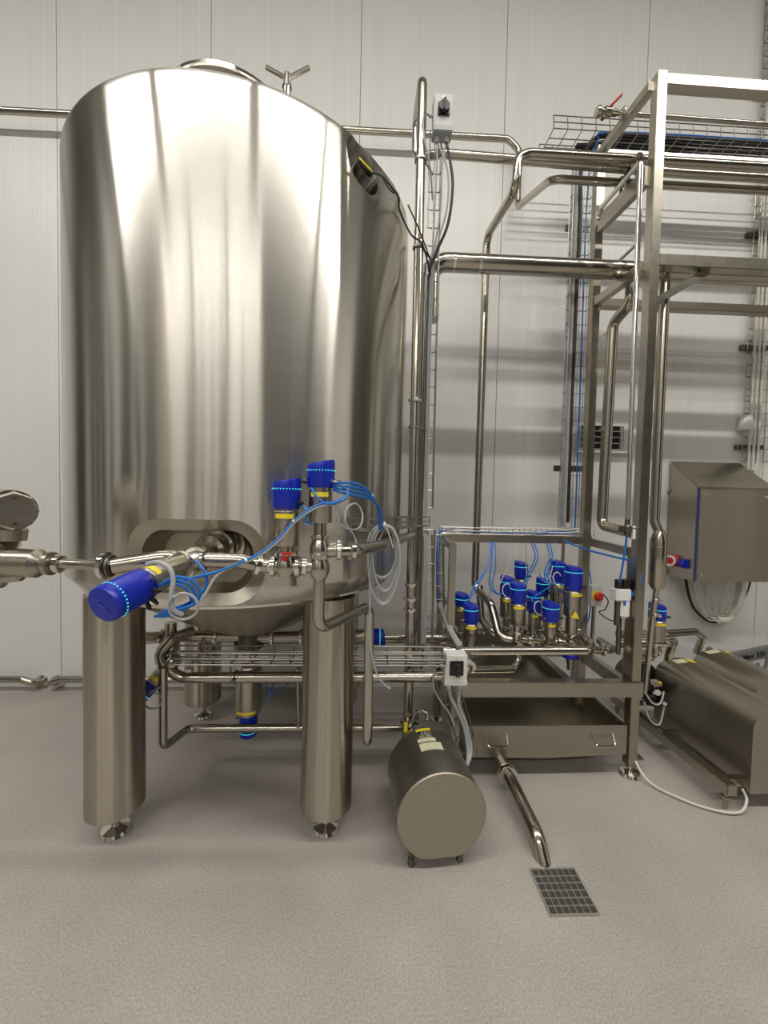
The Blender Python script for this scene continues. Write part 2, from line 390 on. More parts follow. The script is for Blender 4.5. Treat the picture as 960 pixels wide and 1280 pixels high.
# ------------------------------------------------------------------ valves with blue control heads
def valve(label, base, axis, body, neck, head, hr=.05, br=.043, nr=.026, house=.034, roll=0, dots=True, slant=.02, cat='valve', group=None,
          ports=(), lab=True, stage=None, lantern=True, name='actuated_valve', fit=(40, 150), sdir=90):
    """distances along the axis from the housing centre: neck start, body (a,b), head (b,c); roll turns labels and slant about the axis"""
    base = V(base); a = V(axis).normalized(); x, y, _ = basis(a)
    q = Matrix.Rotation(roll, 3, a); x = q @ x; y = q @ y
    t = thing(name, label, cat, base, group)
    def ringpt(r, h, deg): return base + a*h + (x*math.cos(math.radians(deg))+y*math.sin(math.radians(deg)))*r
    # housing
    mb = MB().lathe(base-a*house*1.05, a, [(.001, 0), (house*.7, .1*house), (house, .6*house), (house*1.06, 1.05*house), (house, 1.5*house), (house*.78, 2*house), (house*.7, 2.3*house)], 24)
    hs = build(mb, 'housing', 'pipe', t)
    for pd, pl in ports:
        pd = V(pd).normalized()
        build(MB().cyl(base+pd*house*.6, base+pd*pl, house*.72, seg=18), 'port', 'pipe', hs)
        clamp(hs, base+pd*(pl-.012), pd, house*.72)
    # neck and body
    b0, b1 = body
    nk = build(MB().cyl(base+a*house*1.0, base+a*(b0+.003), nr), 'neck', 'pipe', t)
    if lantern: build(MB().lathe(base+a*house*1.1, a, [(nr*1.0, 0), (nr*1.5, .003), (nr*1.5, .014), (nr, .017)], 20), 'clamp', 'chrome', t)
    if stage: build(MB().lathe(base+a*stage[0], a, [(stage[2]*.95, 0), (stage[2], .006), (stage[2], stage[1]-stage[0])], 24), 'lower_body', 'leg', t)
    bd = build(MB().lathe(base+a*b0, a, [(br*.93, 0), (br, .005), (br, (b1-b0)*.93), (br*.95, (b1-b0)*.95), (br*.95, b1-b0)], 28), 'actuator_body', 'frame', t)
    if lab:
        lz = b1-.016; rr_ = br*1.012; pts = []
        for k in range(9):
            dg_ = -46+92*k/8; pts.append((ringpt(rr_, lz-.016, dg_), ringpt(rr_, lz, dg_), ringpt(br*.98, lz, dg_), ringpt(br*.98, lz-.016, dg_)))
        build(MB().rings([list(p) for p in pts]), 'yellow_label', 'yellow', bd)
    # head with sloping top
    h0, h1 = b1, head; n = 32; rings = []
    for r, h, sl in ((hr*.90, h0, 0), (hr, h0+.012, 0), (hr, h1-.012-slant, 0), (hr, h1-.012, 1), (hr*.94, h1-.002, 1), (hr*.55, h1, 1), (.001, h1+.001, 1)):
        rg = []
        for j in range(n):
            dg_ = 360*j/n; c = math.cos(math.radians(dg_-sdir))
            hh = h - (slant*(1-c)/2*1.0 if sl else 0)*(r/hr if r > .01 else 0) - (slant*.5*(1-r/hr) if sl else 0)
            rg.append(ringpt(r, hh, dg_))
        rings.append(rg)
    hd = build(MB().rings(rings), 'control_head', 'blue', t, smooth=50)
    lz = h1-.030-slant*.6
    if dots:
        mb = MB()
        for j in range(30):
            p = ringpt(hr*1.004, lz, j*12); nrm = (p-(base+a*lz)).normalized()
            R = Matrix((nrm, a.cross(nrm), a)).transposed(); mb.box(p, (.002, .0036, .0042), R)
        build(mb, 'status_lights', 'led', hd, smooth=0)
    else:
        build(MB().ring(base+a*lz, a, hr*1.012, hr*.97, .0034, 32), 'status_light', 'led', hd)
    for k, dg_ in enumerate(fit):
        p = ringpt(hr*.97, h0+.022, dg_); d = (p-(base+a*(h0+.022))).normalized()
        build(MB().cyl(p, p+d*.018, .007, seg=10).cyl(p+d*.018, p+d*.026, .005, seg=10), 'air_fitting', 'black' if k else 'chrome', hd)
    return t
UP = (0, 0, 1)
# local x of basis(UP) is +-; roll so that label faces the aisle
FR = 0
vbig = valve('large blue-headed valve jutting straight out of the tank recess', (-0.593, 1.370, 1.377), (-0.318, -0.920, -0.229), (.055, .2), 0, 0.337, hr=.052, br=.045, nr=.034, house=.044, roll=math.radians(80), fit=(-50, -85, -120, -150), slant=.004, name='actuated_valve')
# emblem on its end face
ax = V((-0.318, -0.920, -0.229)).normalized(); ex, ey, _ = basis(ax); ec = V((-0.593, 1.370, 1.377))+ax*0.3384
mb = MB()
for sgn in (1, -1):
    for off in (0, .009):
        mb.tube(spline([ec-ex*(.020-off)*sgn+ey*(.018-off*.3)*sgn, ec-ex*(.011-off)*sgn+ey*(.016-off*.3)*sgn, ec-ex*(.014-off)*sgn+ey*(.006-off*.3)*sgn, ec-ex*(.005-off)*sgn+ey*(.003-off*.3)*sgn], 5), .0009, 6)
no = V((-.565, 1.585, 1.41)); nb = V((-0.593, 1.370, 1.377)); nd = (nb-no)
build(MB().lathe(no, nd, [(.085, 0), (.085, .012), (.062, .016), (.062, .05), (.072, .055), (.072, .075), (.05, .08), (.05, .10), (.06, .105), (.06, .125), (.04, .13), (.04, nd.length)], 32), 'recess_nozzle', 'pipe', tank)
hd = [c for c in vbig.children if c.name.startswith('control_head')][0]
build(mb, 'emblem', 'logo', hd)
valve('upright blue-headed valve with a red lever beside the tank recess', (-.288, 1.405, 1.35), UP, (.075, .205), 0, .318, hr=.05, br=.043, nr=.030, house=.036, roll=FR, ports=(((1, 0, 0), .055), ((-1, 0, 0), .055)), fit=(200, 60))
valve('tallest blue-headed valve in front of the tank, above the stacked ball housings', (-.170, 1.42, 1.408), UP, (.10, .225), 0, .328, hr=.05, br=.042, nr=.023, house=.036, roll=FR, ports=(((1, .12, 0), .08),), fit=(60, 90, 250))
valve('upside-down blue-headed valve hanging below the tank outlet', (TX-.02, TY, .66), (0, 0, -1), (.09, .35), 0, .495, hr=.052, br=.075, nr=.05, house=.05, roll=PI, dots=False, slant=.004, fit=(60,))
valve('blue-headed valve tilted downwards behind the left front tank leg', (-1.03, 2.12, .70), (-.11, -.13, -.13), (.05, .135), 0, .222, hr=.045, br=.036, nr=.022, house=.04, dots=True, slant=.004, roll=1.0, fit=(60,))
valve('blue-headed valve lying on its side behind the right front tank leg', (-.19, 2.33, .767), (1, 0, 0), (.06, .235), 0, .315, hr=.049, br=.044, nr=.03, house=.045, dots=False, slant=.012, roll=PI, fit=(60,))
SK = 'blue-headed valves on the manifold skid'
def skv(label, x, y, ztop, zhead, zbase, **k):
    d = dict(hr=.048, br=.045, nr=.026, house=.034, roll=FR+random.uniform(-.15, .15), dots=False, slant=.022, group=SK, fit=(300, 60), sdir=230)
    d.update(k); bl = d.pop('blen', .14)
    valve(label, (x, y, zbase), UP, (zhead-zbase-bl, zhead-zbase), 0, ztop-zbase, **d)
skv('blue-headed manifold valve peeking out behind the twin next to the skid corner post', .653, 2.62, .974, .884, .66)
skv('front blue-headed manifold valve of the pair next to the skid corner post', .662, 2.42, .957, .83, .60)
skv('rearmost blue-headed manifold valve, standing closest to the panelled wall', 1.112, 2.76, 1.174, 1.045, .76)
skv('blue-headed manifold valve directly behind the one next to the S-bent pipe', .955, 2.60, 1.097, .956, .70)
skv('front blue-headed manifold valve with wide steel body next to the S-bent pipe', .96, 2.42, 1.092, .96, .725, br=.047, hr=.05)
skv('blue-headed manifold valve behind the tallest one, under the hanging hoses', 1.299, 2.60, 1.211, 1.055, .70, br=.046, hr=.052)
skv('tallest blue-headed manifold valve with two-stage body and warning triangle', 1.303, 2.40, 1.207, 1.05, .70, br=.053, hr=.053, blen=.165, stage=(.07, .185, .038))
skv('blue-headed manifold valve directly behind the short slim-bodied one', 1.125, 2.56, 1.008, .862, .66, br=.034, hr=.047)
skv('short blue-headed manifold valve with slim shiny body in the front row', 1.15, 2.37, .988, .862, .68, br=.034, hr=.05)
skv('small blue-headed manifold valve half hidden below the hose bundle', 1.244, 2.70, 1.068, .94, .70, hr=.044)
skv('blue-headed valve standing beside the pump to the right of the rack post', 1.872, 2.42, .969, .861, .66, br=.05, hr=.05)

# ------------------------------------------------------------------ pipework in front of the tank
pipe('steel pipe running from the tank recess valve to the left-hand clamp', [(-0.593, 1.370, 1.377), (-.655, 1.30, 1.392), (-.80, 1.27, 1.368)], .026, b=.06)
o = build(MB().lathe((-.80, 1.27, 1.368), (-1, 0, .03), [(.026, 0), (.027, .02), (.026, .045), (.016, .075), (.016, .165)], 20), 'pipe_reducer', 'pipe', at=(-.80, 1.27, 1.368))
tag(o, 'tapered pipe reducer narrowing towards the pump at the left edge', 'pipe')
clamp(o, (-.825, 1.27, 1.3685), (1, 0, 0), .030)
build(MB().ring((-.808, 1.27, 1.368), (1, 0, 0), .034, .02, .008), 'gasket', 'dark', o)
clamp(o, (-.995, 1.27, 1.373), (1, 0, 0), .026, m='frame')
clamp(o, (-.968, 1.27, 1.3728), (1, 0, 0), .020)
# pump at the left edge
t = thing('lobe_pump', 'stainless pump with eight-sided motor end cap at the pipe end', 'pump', (-1.15, 1.27, 1.30))
build(MB().lathe((-.985, 1.27, 1.373), (-1, 0, 0), [(.02, 0), (.022, .03), (.03, .035), (.045, .048), (.046, .3)], 28), 'pump_barrel', 'frame', t)
build(MB().tube(spline([(-1.03, 1.26, 1.345), (-1.10, 1.26, 1.335), (-1.18, 1.26, 1.325), (-1.3, 1.26, 1.32)]), [.004]*4+[.02]*5+[.034]*4+[.045]*6, 16), 'pump_bowl', 'frame', t)
mc = V((-1.105, 1.27, 1.537)); md_ = V((.76, -.65, -.03)).normalized()
build(MB().lathe(mc-md_*.16, md_, [(.064, 0), (.064, .13), (.06, .135), (.063, .14), (.063, .15)], 32), 'motor_barrel', 'pipe', t)
build(MB().lathe(mc-md_*.012, md_, [(.061, 0), (.061, .022), (.055, .03), (.001, .0305)], 8), 'end_cap', 'satin', t, smooth=20)
build(MB().cyl(mc-md_*.06+V((0, 0, -.06)), mc-md_*.06+V((-.005, 0, -.095)), .046).cyl(mc-md_*.06+V((-.005, 0, -.095)), mc-md_*.06+V((-.03, 0, -.115)), .04).cyl(mc-md_*.06+V((-.03, 0, -.1)), (-1.165, 1.27, 1.40), .028), 'motor_neck', 'frame', t)
for k in (0, 1):
    p = mc+md_*.02+V((.0, 0, .04-.08*k)); build(MB().cyl(p, p+md_*.006, .005, seg=8), 'screw', 'chrome', t)
# right-hand line: recess -> red-lever valve -> ball housings
pipe('steel pipe between the tank recess valve and the red-lever valve', [(-0.593, 1.370, 1.377), (-.53, 1.37, 1.375), (-.44, 1.38, 1.372), (-.38, 1.405, 1.352), (-.335, 1.405, 1.35)], .026, clamps=(.12, .80), b=.05)
pipe('short steel pipe between the red-lever valve and the lower ball housing', [(-.24, 1.405, 1.35), (-.17, 1.42, 1.345)], .022, clamps=(.2,))
o = build(MB().cyl((-.285, 1.372, 1.378), (-.285, 1.372, 1.40), .012).box((-.275, 1.362, 1.402), (.034, .012, .009)), 'valve_lever', 'red', at=(-.285, 1.372, 1.378))
tag(o, 'small red lever on the pipe below the upright valve', 'lever')
rb = build(MB().lathe((-.17, 1.42, 1.30), UP, [(.02, 0), (.03, .012), (.037, .036), (.037, .052), (.028, .075), (.024, .085)], 24), 'ball_housing', 'pipe', at=(-.17, 1.42, 1.30))
tag(rb, 'round valve housing stacked under the tallest tank valve', 'valve'); clamp(rb, (-.17, 1.42, 1.385), UP, .024)
pipe('steel pipe dropping from the ball housing, turning back and down beside the tank leg',
     [(-.17, 1.42, 1.31), (-.171, 1.42, 1.118), (.017, 1.74, 1.118), (.019, 1.76, .47), (.03, 2.06, .45)], .0215, b=.05)
pipe('steel pipe from the tallest tank valve back to the tall vertical riser',
     [(-.105, 1.42, 1.405), (-.04, 1.45, 1.405), (.06, 1.62, 1.405), (.25, 2.16, 1.40), (.25, 2.2, 1.40)], .024, clamps=(.06,), b=.12)

# ------------------------------------------------------------------ pipework under the tank
pipe('steel pipe under the tank running from the outlet clamps rightwards', [(TX-.02, 2.33, .755), (-.19, 2.33, .765)], .036, clamps=(.28, .62, .80))
pipe('steel pipe under the tank running from the outlet leftwards', [(TX-.02, 2.33, .76), (-1.05, 2.25, .79), (-1.30, 2.2, .795)], .033, clamps=(.30, .74, .90))
pipe('dull bent pipe looping under the tank and along to the manifold skid',
     [(-.97, 2.22, .835), (-1.03, 2.14, .825), (-1.108, 2.09, .735), (-.985, 2.10, .622), (.50, 2.10, .63), (.585, 2.14, .66), (.60, 2.3, .70)], .029, b=.08, clamps=(.93,))
o = build(MB().lathe((-1.06, 2.16, .73), UP, [(.03, 0), (.042, .02), (.047, .05), (.042, .08), (.03, .11), (.03, .17)], 24), 'cross_housing', 'pipe', at=(-1.06, 2.16, .73))
tag(o, 'rounded cross housing joining pipes behind the left front tank leg', 'valve')
pipe('low steel pipe near the floor from the bent riser to the floor pump',
     [(-1.046, 2.05, .70), (-1.046, 2.05, .272), (-1.01, 2.25, .256), (.18, 2.25, .258), (.25, 2.25, .26)], .023, b=.05)
pipe('short vertical pipe linking the two low runs behind the right tank leg', [(-.375, 2.2, .63), (-.375, 2.24, .27)], .013)
pipe('thin steel pipe passing behind the legs at outlet height', [(-.1, 2.42, .735), (.56, 2.42, .735)], .019)
pipe('lower thin steel pipe passing behind the tall riser', [(-.1, 2.52, .675), (.56, 2.52, .675)], .019)
# ------------------------------------------------------------------ risers and overhead pipes
V1 = pipe('tall riser pipe from the floor pump, looping over at its top', [(.254, 2.2, .30), (.252, 2.2, 3.885), (.252, 2.46, 3.885), (.252, 2.46, 3.68), (.40, 2.42, 3.68), (1.9, 2.40, 3.63), (3.3, 2.40, 3.63)], .026, b=.05, clamps=(.06, .115, .26))
for z in (.975, 1.035): clamp(V1, (.253, 2.2, z), UP, .028)
pipe('thinner vertical pipe directly behind the tall riser', [(.335, 2.40, .55), (.333, 2.40, 2.95), (.333, 2.46, 3.05), (.45, 2.45, 3.06)], .030, b=.07)
for z, rl in ((2.0, 'at mid height'), (2.98, 'level with the tank shoulder'), (3.45, 'just below the high switch box')):
    o = build(MB().ring((.252, 2.2, z), UP, .033, .024, .012).bar((.28, 2.21, z), (.335, 2.29, z), .008, .008), 'pipe_bracket', 'wire', at=(.252, 2.2, z))
    tag(o, 'small round bracket tying the tall riser to the tray ' + rl, 'bracket', 'riser brackets')
pipe('highest steel pipe running along the wall above the tank', [(-5.5, 3.15, 4.42), (-2, 3.15, 4.44), (1.05, 3.15, 4.45), (1.14, 3.15, 4.37), (1.142, 3.15, 3.93), (1.105, 2.47, 3.61), (1.6, 2.47, 3.61), (3.3, 2.47, 3.61)], .024, b=.07)
pipe('steel pipe from the rack bending back and dropping down the wall to the manifold', [(3.3, 2.32, 3.625), (.90, 2.32, 3.625), (.835, 2.32, 3.60), (.828, 2.32, 3.42), (.785, 2.74, 3.42), (.772, 2.74, .98), (.83, 2.55, .92), (.86, 2.45, .72), (.96, 2.42, .72)], .026, b=.07)
D = pipe('thick insulated pipe running level from the riser into the rack', [(.36, 2.44, 2.7), (.36, 2.45, 3.06), (1.3, 2.45, 3.06), (3.4, 2.45, 3.06)], .055, b=.1, seg=24)
for x in (.50, .66, 1.52): build(MB().ring((x, 2.45, 3.06), (1, 0, 0), .058, .05, .016, 28), 'jacket_band', 'chrome', D)
pipe('slim pipe lying just above the thick insulated pipe', [(1.42, 2.55, 3.15), (3.4, 2.55, 3.15)], .022)
E1 = pipe('insulated drop pipe beside the rear rack post with elbow at its top', [(1.63, 2.45, 3.0), (1.63, 2.45, 2.86), (1.615, 2.60, 2.80), (1.605, 2.62, 1.445), (1.60, 2.28, 1.42)], .034, b=.06, seg=20)
for z in (2.74, 2.1): build(MB().ring((1.606, 2.62, z), UP, .0365, .03, .012), 'jacket_band', 'chrome', E1)
pipe('thin bright pipe hanging in front of the rack post', [(1.43, 2.50, 3.40), (1.43, 2.50, 3.455), (1.452, 2.15, 3.47), (1.455, 2.15, 3.43), (1.466, 2.15, 1.50)], .0135, b=.03, m='chrome')
PP = pipe('pipe running down beside the rack post into a small insulated vessel', [(1.735, 2.3, 2.96), (1.735, 2.3, 1.50), (1.752, 2.28, 1.43), (1.752, 2.28, 1.36)], .027, b=.03)
build(MB().lathe((1.752, 2.28, 1.44), (.0, 0, -1), [(.028, 0), (.030, .005), (.046, .06), (.046, .32), (.03, .352), (.012, .36)], 28), 'insulated_vessel', 'pipe', PP)
build(MB().ring((1.752, 2.28, 1.345), UP, .0485, .05, .006), 'jacket_band', 'chrome', PP)
build(MB().pipe([(1.752, 2.28, 1.09), (1.745, 2.29, .92), (1.722, 2.3, .44)], .0165, .05), 'drop_tube', 'pipe', PP)
for z in (1.02, .93): clamp(PP, (1.757, 2.285, z), UP, .017)
pipe('thin wall-side pipe with a ball valve high in the rack', [(1.50, 2.50, 4.06), (3.4, 2.50, 4.04)], .014)
bv = thing('ball_valve', 'steel ball valve with red handle at the end of a high pipe', 'valve', (1.45, 2.5, 4.06))
build(MB().lathe((1.39, 2.5, 4.06), (1, 0, 0), [(.03, 0), (.032, .02), (.022, .025), (.022, .045), (.03, .05), (.03, .09), (.02, .1), (.02, .13)], 20), 'valve_body', 'pipe', bv)
build(MB().bar((1.465, 2.47, 4.075), (1.52, 2.45, 4.125), .02, .008), 'handle', 'red', bv)
build(MB().torus((1.56, 2.5, 4.065), (1, 0, 0), .026, .006).cyl((1.43, 2.49, 4.03), (1.42, 2.48, 4.0), .012, seg=10), 'wing_nut', 'chrome', bv)
# diaphragm valve at the foot of the thin bright pipe
o = build(MB().lathe((1.466, 2.15, 1.42), UP, [(.012, 0), (.016, .012), (.022, .02), (.022, .05), (.014, .06), (.014, .09)], 16).box((1.445, 2.145, 1.455), (.05, .022, .03)).cyl((1.48, 2.14, 1.46), (1.525, 2.135, 1.463), .005, seg=8), 'small_valve', 'dark', at=(1.466, 2.15, 1.42))
tag(o, 'small clamp valve at the foot of the thin bright pipe', 'valve')

# ------------------------------------------------------------------ pipe rack
rk = thing('pipe_rack', 'tall square-tube steel rack carrying the overhead pipes', 'rack', (1.57, 2.2, 0))
for (px, py, z0) in ((1.585, 2.215, .05), (1.525, 2.68, .02), (3.45, 2.215, .02), (3.45, 2.68, .02)):
    po = build(MB().bb(px-.027, px+.027, py-.03, py+.03, z0, 4.0), 'post', 'frame', rk, bevel=.003)
    if z0 == .05:
        build(MB().lathe((px-.01, py-.02, 0), UP, [(.054, 0), (.058, .008), (.052, .024), (.014, .032), (.014, .055)], 24), 'adjustable_foot', 'chrome', po)
        build(MB().bb(px+.02, px+.075, py-.02, py+.03, .085, .093), 'foot_plate', 'frame', po)
    else: build(MB().bb(px-.05, px+.05, py-.05, py+.05, 0, .02), 'foot_plate', 'frame', po)
def beam(parent, p0, p1, wd=.05, h=.05, m='frame', name='beam'): return build(MB().bar(p0, p1, wd, h), name, m, parent, bevel=.003)
beam(rk, (1.61, 2.215, 3.955), (3.43, 2.215, 3.945), .06, .06); beam(rk, (1.55, 2.68, 3.955), (3.43, 2.68, 3.955), .05, .05)
beam(rk, (1.565, 2.24, 3.965), (1.53, 2.65, 3.965), .045, .055); beam(rk, (3.45, 2.24, 3.965), (3.45, 2.65, 3.965), .045, .055)
beam(rk, (1.56, 2.24, 3.47), (1.525, 2.65, 3.47), .035, .11); beam(rk, (3.45, 2.24, 3.47), (3.45, 2.65, 3.47), .035, .11)
beam(rk, (1.61, 2.215, 2.975), (3.43, 2.215, 2.975), .06, .065); beam(rk, (1.55, 2.68, 2.965), (3.43, 2.68, 2.965), .06, .055)
beam(rk, (1.565, 2.24, 2.965), (1.53, 2.65, 2.965), .045, .055); beam(rk, (3.45, 2.24, 2.965), (3.45, 2.65, 2.965), .045, .055)
beam(rk, (1.60, 2.235, 2.745), (1.93, 2.235, 2.945), .04, .04, name='brace')
for y, z in ((2.32, 3.60), (2.40, 3.60), (2.47, 3.585)):
    build(MB().ring((1.55, y, z+.025), (1, 0, 0), .034, .027, .016).bb(1.543, 1.557, y-.006, y+.006, 3.52, z), 'pipe_clip', 'dark', rk)
build(MB().bb(1.585, 1.60, 2.34, 2.355, 2.99, 3.17).bb(1.585, 1.60, 2.34, 2.56, 3.16, 3.172), 'pipe_hanger', 'frame', rk)

# ------------------------------------------------------------------ manifold skid
sk = thing('manifold_skid', 'low stainless skid frame carrying the cluster of valves', 'skid', (1.05, 2.45, 0))
beam(sk, (.50, 2.2, .52), (1.62, 2.2, .52), .06, .085); beam(sk, (.50, 2.78, .52), (1.62, 2.78, .52), .06, .085)
for x in (.53, 1.2): beam(sk, (x, 2.23, .52), (x, 2.75, .52), .05, .08)
beam(sk, (1.545, 2.23, .52), (1.545, 2.75, .52), .05, .08)
for x in (.53, 1.53): beam(sk, (x, 2.22, .29), (x, 2.78, .29), .04, .045)
for (x, y) in ((.53, 2.22), (.53, 2.78), (1.55, 2.78)):
    lg = build(MB().bb(x-.025, x+.025, y-.025, y+.025, .03, .48), 'leg', 'frame', sk, bevel=.003)
    build(MB().lathe((x, y, 0), UP, [(.045, 0), (.045, .01), (.012, .022), (.012, .035)], 20), 'adjustable_foot', 'chrome', lg)
build(MB().bb(.505, .545, 2.355, 2.395, .56, 1.335), 'post', 'frame', sk, bevel=.003)
build(MB().bb(1.565, 1.60, 2.25, 2.285, .56, 1.30), 'post', 'frame', sk, bevel=.003)
beam(sk, (.51, 2.73, 1.33), (1.60, 2.73, 1.33), .04, .05); beam(sk, (.525, 2.39, 1.315), (.525, 2.72, 1.325), .04, .04); beam(sk, (1.575, 2.28, 1.31), (1.57, 2.72, 1.325), .04, .05)
build(MB().bb(.505, .545, 2.71, 2.75, .56, 1.31), 'post', 'frame', sk, bevel=.003)
beam(sk, (.525, 2.39, .95), (.525, 2.70, .92), .03, .03, name='brace')
build(MB().bb(1.38, 1.395, 2.70, 2.72, .56, 1.31), 'support_rod', 'frame', sk)
build(MB().bb(.56, 1.18, 2.735, 2.745, .50, .685), 'splash_panel', 'satin', sk, smooth=0); build(MB().bb(.56, 1.18, 2.23, 2.74, .50, .505), 'deck_plate', 'satin', sk, smooth=0)
# manifold piping on the skid
MF = 'stainless manifold pipes on the skid'
pipe('long front manifold pipe passing before the valve bodies', [(.46, 2.27, .705), (1.335, 2.27, .712), (1.40, 2.33, .72), (1.38, 2.40, .75)], .027, b=.06)
pipe('manifold pipe continuing from the tallest valve to the rack post', [(1.36, 2.34, .70), (1.42, 2.33, .695), (1.54, 2.33, .695), (1.55, 2.5, .69)], .025, b=.05, clamps=(.3,))
pipe('curved manifold pipe hanging below the front run', [(.62, 2.31, .575), (.90, 2.31, .58), (.955, 2.36, .60), (.955, 2.40, .70)], .023, b=.06)
pipe('short upper manifold pipe tucked beside the white switch box', [(.60, 2.36, .66), (.78, 2.36, .66), (.80, 2.4, .69)], .018, b=.04)
for x, lab in ((.96, 'wide-bodied'), (1.135, 'slim'), (1.30, 'tallest')):
    pipe('manifold cross pipe under the %s valve pair' % lab, [(x, 2.36, .70), (x, 2.74, .72)], .022)
pipe('rear manifold pipe joining the back row of valves', [(.64, 2.66, .69), (1.5, 2.66, .70)], .022, clamps=(.2, .45, .7))
pipe('middle manifold pipe joining the front row of valves', [(.96, 2.42, .725), (1.30, 2.40, .71)], .020, clamps=(.22, .5, .78))
pipe('second bent pipe dropping behind the bent wall pipe', [(.80, 2.72, 1.0), (.80, 2.66, .78), (.86, 2.62, .70), (.95, 2.60, .69)], .025, b=.06)
o = build(MB().lathe((1.30, 2.40, .69), (0, 0, -1), [(.03, 0), (.045, .03), (.05, .05), (.05, .06), (.03, .065), (.018, .12), (.018, .15)], 24), 'bottom_drain_valve', 'pipe', at=(1.30, 2.40, .69))
tag(o, 'funnel-shaped drain fitting under the tallest manifold valve', 'valve'); build(MB().ring((1.30, 2.40, .633), UP, .053, .04, .022), 'blue_ring', 'blue', o)
# drip tray
dt = thing('drip_tray', 'shallow stainless drip tray with two wire handles under the skid', 'tray', (1.06, 2.4, .14))
fr = MB().prism([(.592, .318), (1.523, .318), (1.523, .150), (1.06, .128), (.60, .136)], (0, 2.16, 0), (1, 0, 0), UP, (0, .004, 0))
build(fr, 'front_panel', 'satin', dt, smooth=0)
build(MB().bb(.592, .596, 2.164, 2.72, .14, .318), 'side_panel', 'satin', dt, smooth=0); build(MB().bb(1.519, 1.523, 2.164, 2.72, .14, .318), 'side_panel', 'satin', dt, smooth=0)
build(MB().bb(.592, 1.523, 2.72, 2.724, .14, .33), 'back_panel', 'satin', dt, smooth=0)
build(MB().add([(.596, 2.164, .142), (1.06, 2.164, .132), (1.519, 2.164, .152), (1.519, 2.72, .16), (1.06, 2.72, .145), (.596, 2.72, .15)], [(0, 1, 4, 5), (1, 2, 3, 4)]), 'tray_bottom', 'satin', dt, smooth=0)
for x in (.755, 1.375):
    build(MB().pipe([(x-.062, 2.16, .272), (x-.055, 2.115, .225), (x+.055, 2.115, .225), (x+.062, 2.16, .272)], .0045, .015, 8), 'wire_handle', 'chrome', dt)
build(MB().pipe([(1.06, 2.4, .14), (.85, 2.4, .12), (.79, 2.2, .12)], .03, .06), 'tray_outlet', 'pipe', dt)
# floor drain pipe and grate
dp = pipe('straight drain pipe sloping across the floor to the grate', [(.790, 2.22, .12), (.806, 1.715, .07), (.815, 1.648, -.03)], .034, b=.07)
d = (V((.806, 1.715, .07))-V((.790, 2.22, .12))).normalized()
for k in (.13, .155): build(MB().lathe(V((.790, 2.22, .12))+d*k, d, [(.035, 0), (.050, .003), (.050, .013), (.035, .016)], 24), 'clamp', 'chrome', dp)
gr = thing('floor_grate', 'square stainless drain grate set in the floor', 'grate', (.832, 1.523, 0))
gx0, gx1, gy0, gy1 = .738, .926, 1.432, 1.614
build(MB().bb(gx0, gx1, gy0, gy1, .0005, .002), 'pit_shade_sheet', 'pit_shade', gr, smooth=0)  # dark sheet on the floor, painted in place of the shade below the grate
build(MB().bb(gx0-.006, gx1+.006, gy0-.006, gy0, 0, .008).bb(gx0-.006, gx1+.006, gy1, gy1+.006, 0, .008).bb(gx0-.006, gx0, gy0, gy1, 0, .008).bb(gx1, gx1+.006, gy0, gy1, 0, .008), 'grate_frame', 'galv', gr, smooth=0)
for k in range(1, 7):
    x = gx0+(gx1-gx0)*k/7; build(MB().bb(x-.0015, x+.0015, gy0, gy1, .002, .0075), 'bar', 'galv', gr, smooth=0)
for k in range(1, 6):
    y = gy0+(gy1-gy0)*k/6; build(MB().bb(gx0, gx1, y-.0015, y+.0015, .002, .0072), 'bar', 'galv', gr, smooth=0)

# ------------------------------------------------------------------ floor pump with round motor shroud
pm = thing('centrifugal_pump', 'floor pump with dark cylindrical motor shroud and flat front cover', 'pump', (.345, 1.8, 0))
a0 = V((.347, 1.622, .235)); a1 = V((.312, 2.03, .235)); dy = (a1-a0); Ls = dy.length; dy.normalize(); sx = V((1, 0, 0)); sx = (sx-dy*sx.dot(dy)).normalized()
def flat_round(c, r, fl, n=40):
    pts = []
    for j in range(n):
        a = 2*PI*j/n; x = r*math.cos(a); z = max(r*math.sin(a), -fl); pts.append(c+sx*x+V((0, 0, z)))
    return pts
build(MB().rings([flat_round(a0+dy*.012, .193, .175), flat_round(a0+dy*.33, .193, .175), flat_round(a1-dy*.03, .165, .16), flat_round(a1, .12, .12)]), 'motor_shroud', 'shroud', pm, smooth=40)
build(MB().rings([flat_round(a0, .194, .177), flat_round(a0+dy*.004, .1975, .18), flat_round(a0+dy*.012, .1975, .18)]), 'front_cover', 'cap', pm, smooth=30)
for dx, yy in ((-.125, .04), (.095, .04), (-.125, .36), (.115, .36)):
    p = a0+dy*yy+sx*dx; build(MB().lathe((p.x, p.y, 0), UP, [(.014, 0), (.016, .006), (.01, .018), (.013, .02), (.013, .034), (.008, .036), (.008, .07)], 14), 'foot', 'dark', pm)
build(MB().lathe(a1, dy, [(.09, 0), (.085, .02), (.07, .03), (.07, .06), (.1, .07), (.1, .1), (.07, .115), (.03, .12), (.03, .16)], 32), 'pump_casing', 'frame', pm)
def band(parent, yy, w, deg0, deg1, m, name, r=.194):
    rg = []
    for k in range(7):
        a = math.radians(deg0+(deg1-deg0)*k/6); c = a0+dy*yy; e = sx*math.cos(a)+V((0, 0, math.sin(a)))
        rg.append([c+e*r, c+e*(r+.0012), c+dy*w+e*(r+.0012), c+dy*w+e*r])
    build(MB().rings(rg), name, m, parent)
band(pm, .165, .055, 76, 108, 'cream', 'paper_label'); band(pm, .228, .028, 82, 108, 'cream', 'paper_label'); band(pm, .262, .05, 86, 105, 'chrome', 'rating_plate')
band(pm, .315, .018, 84, 106, 'yellow', 'yellow_label')
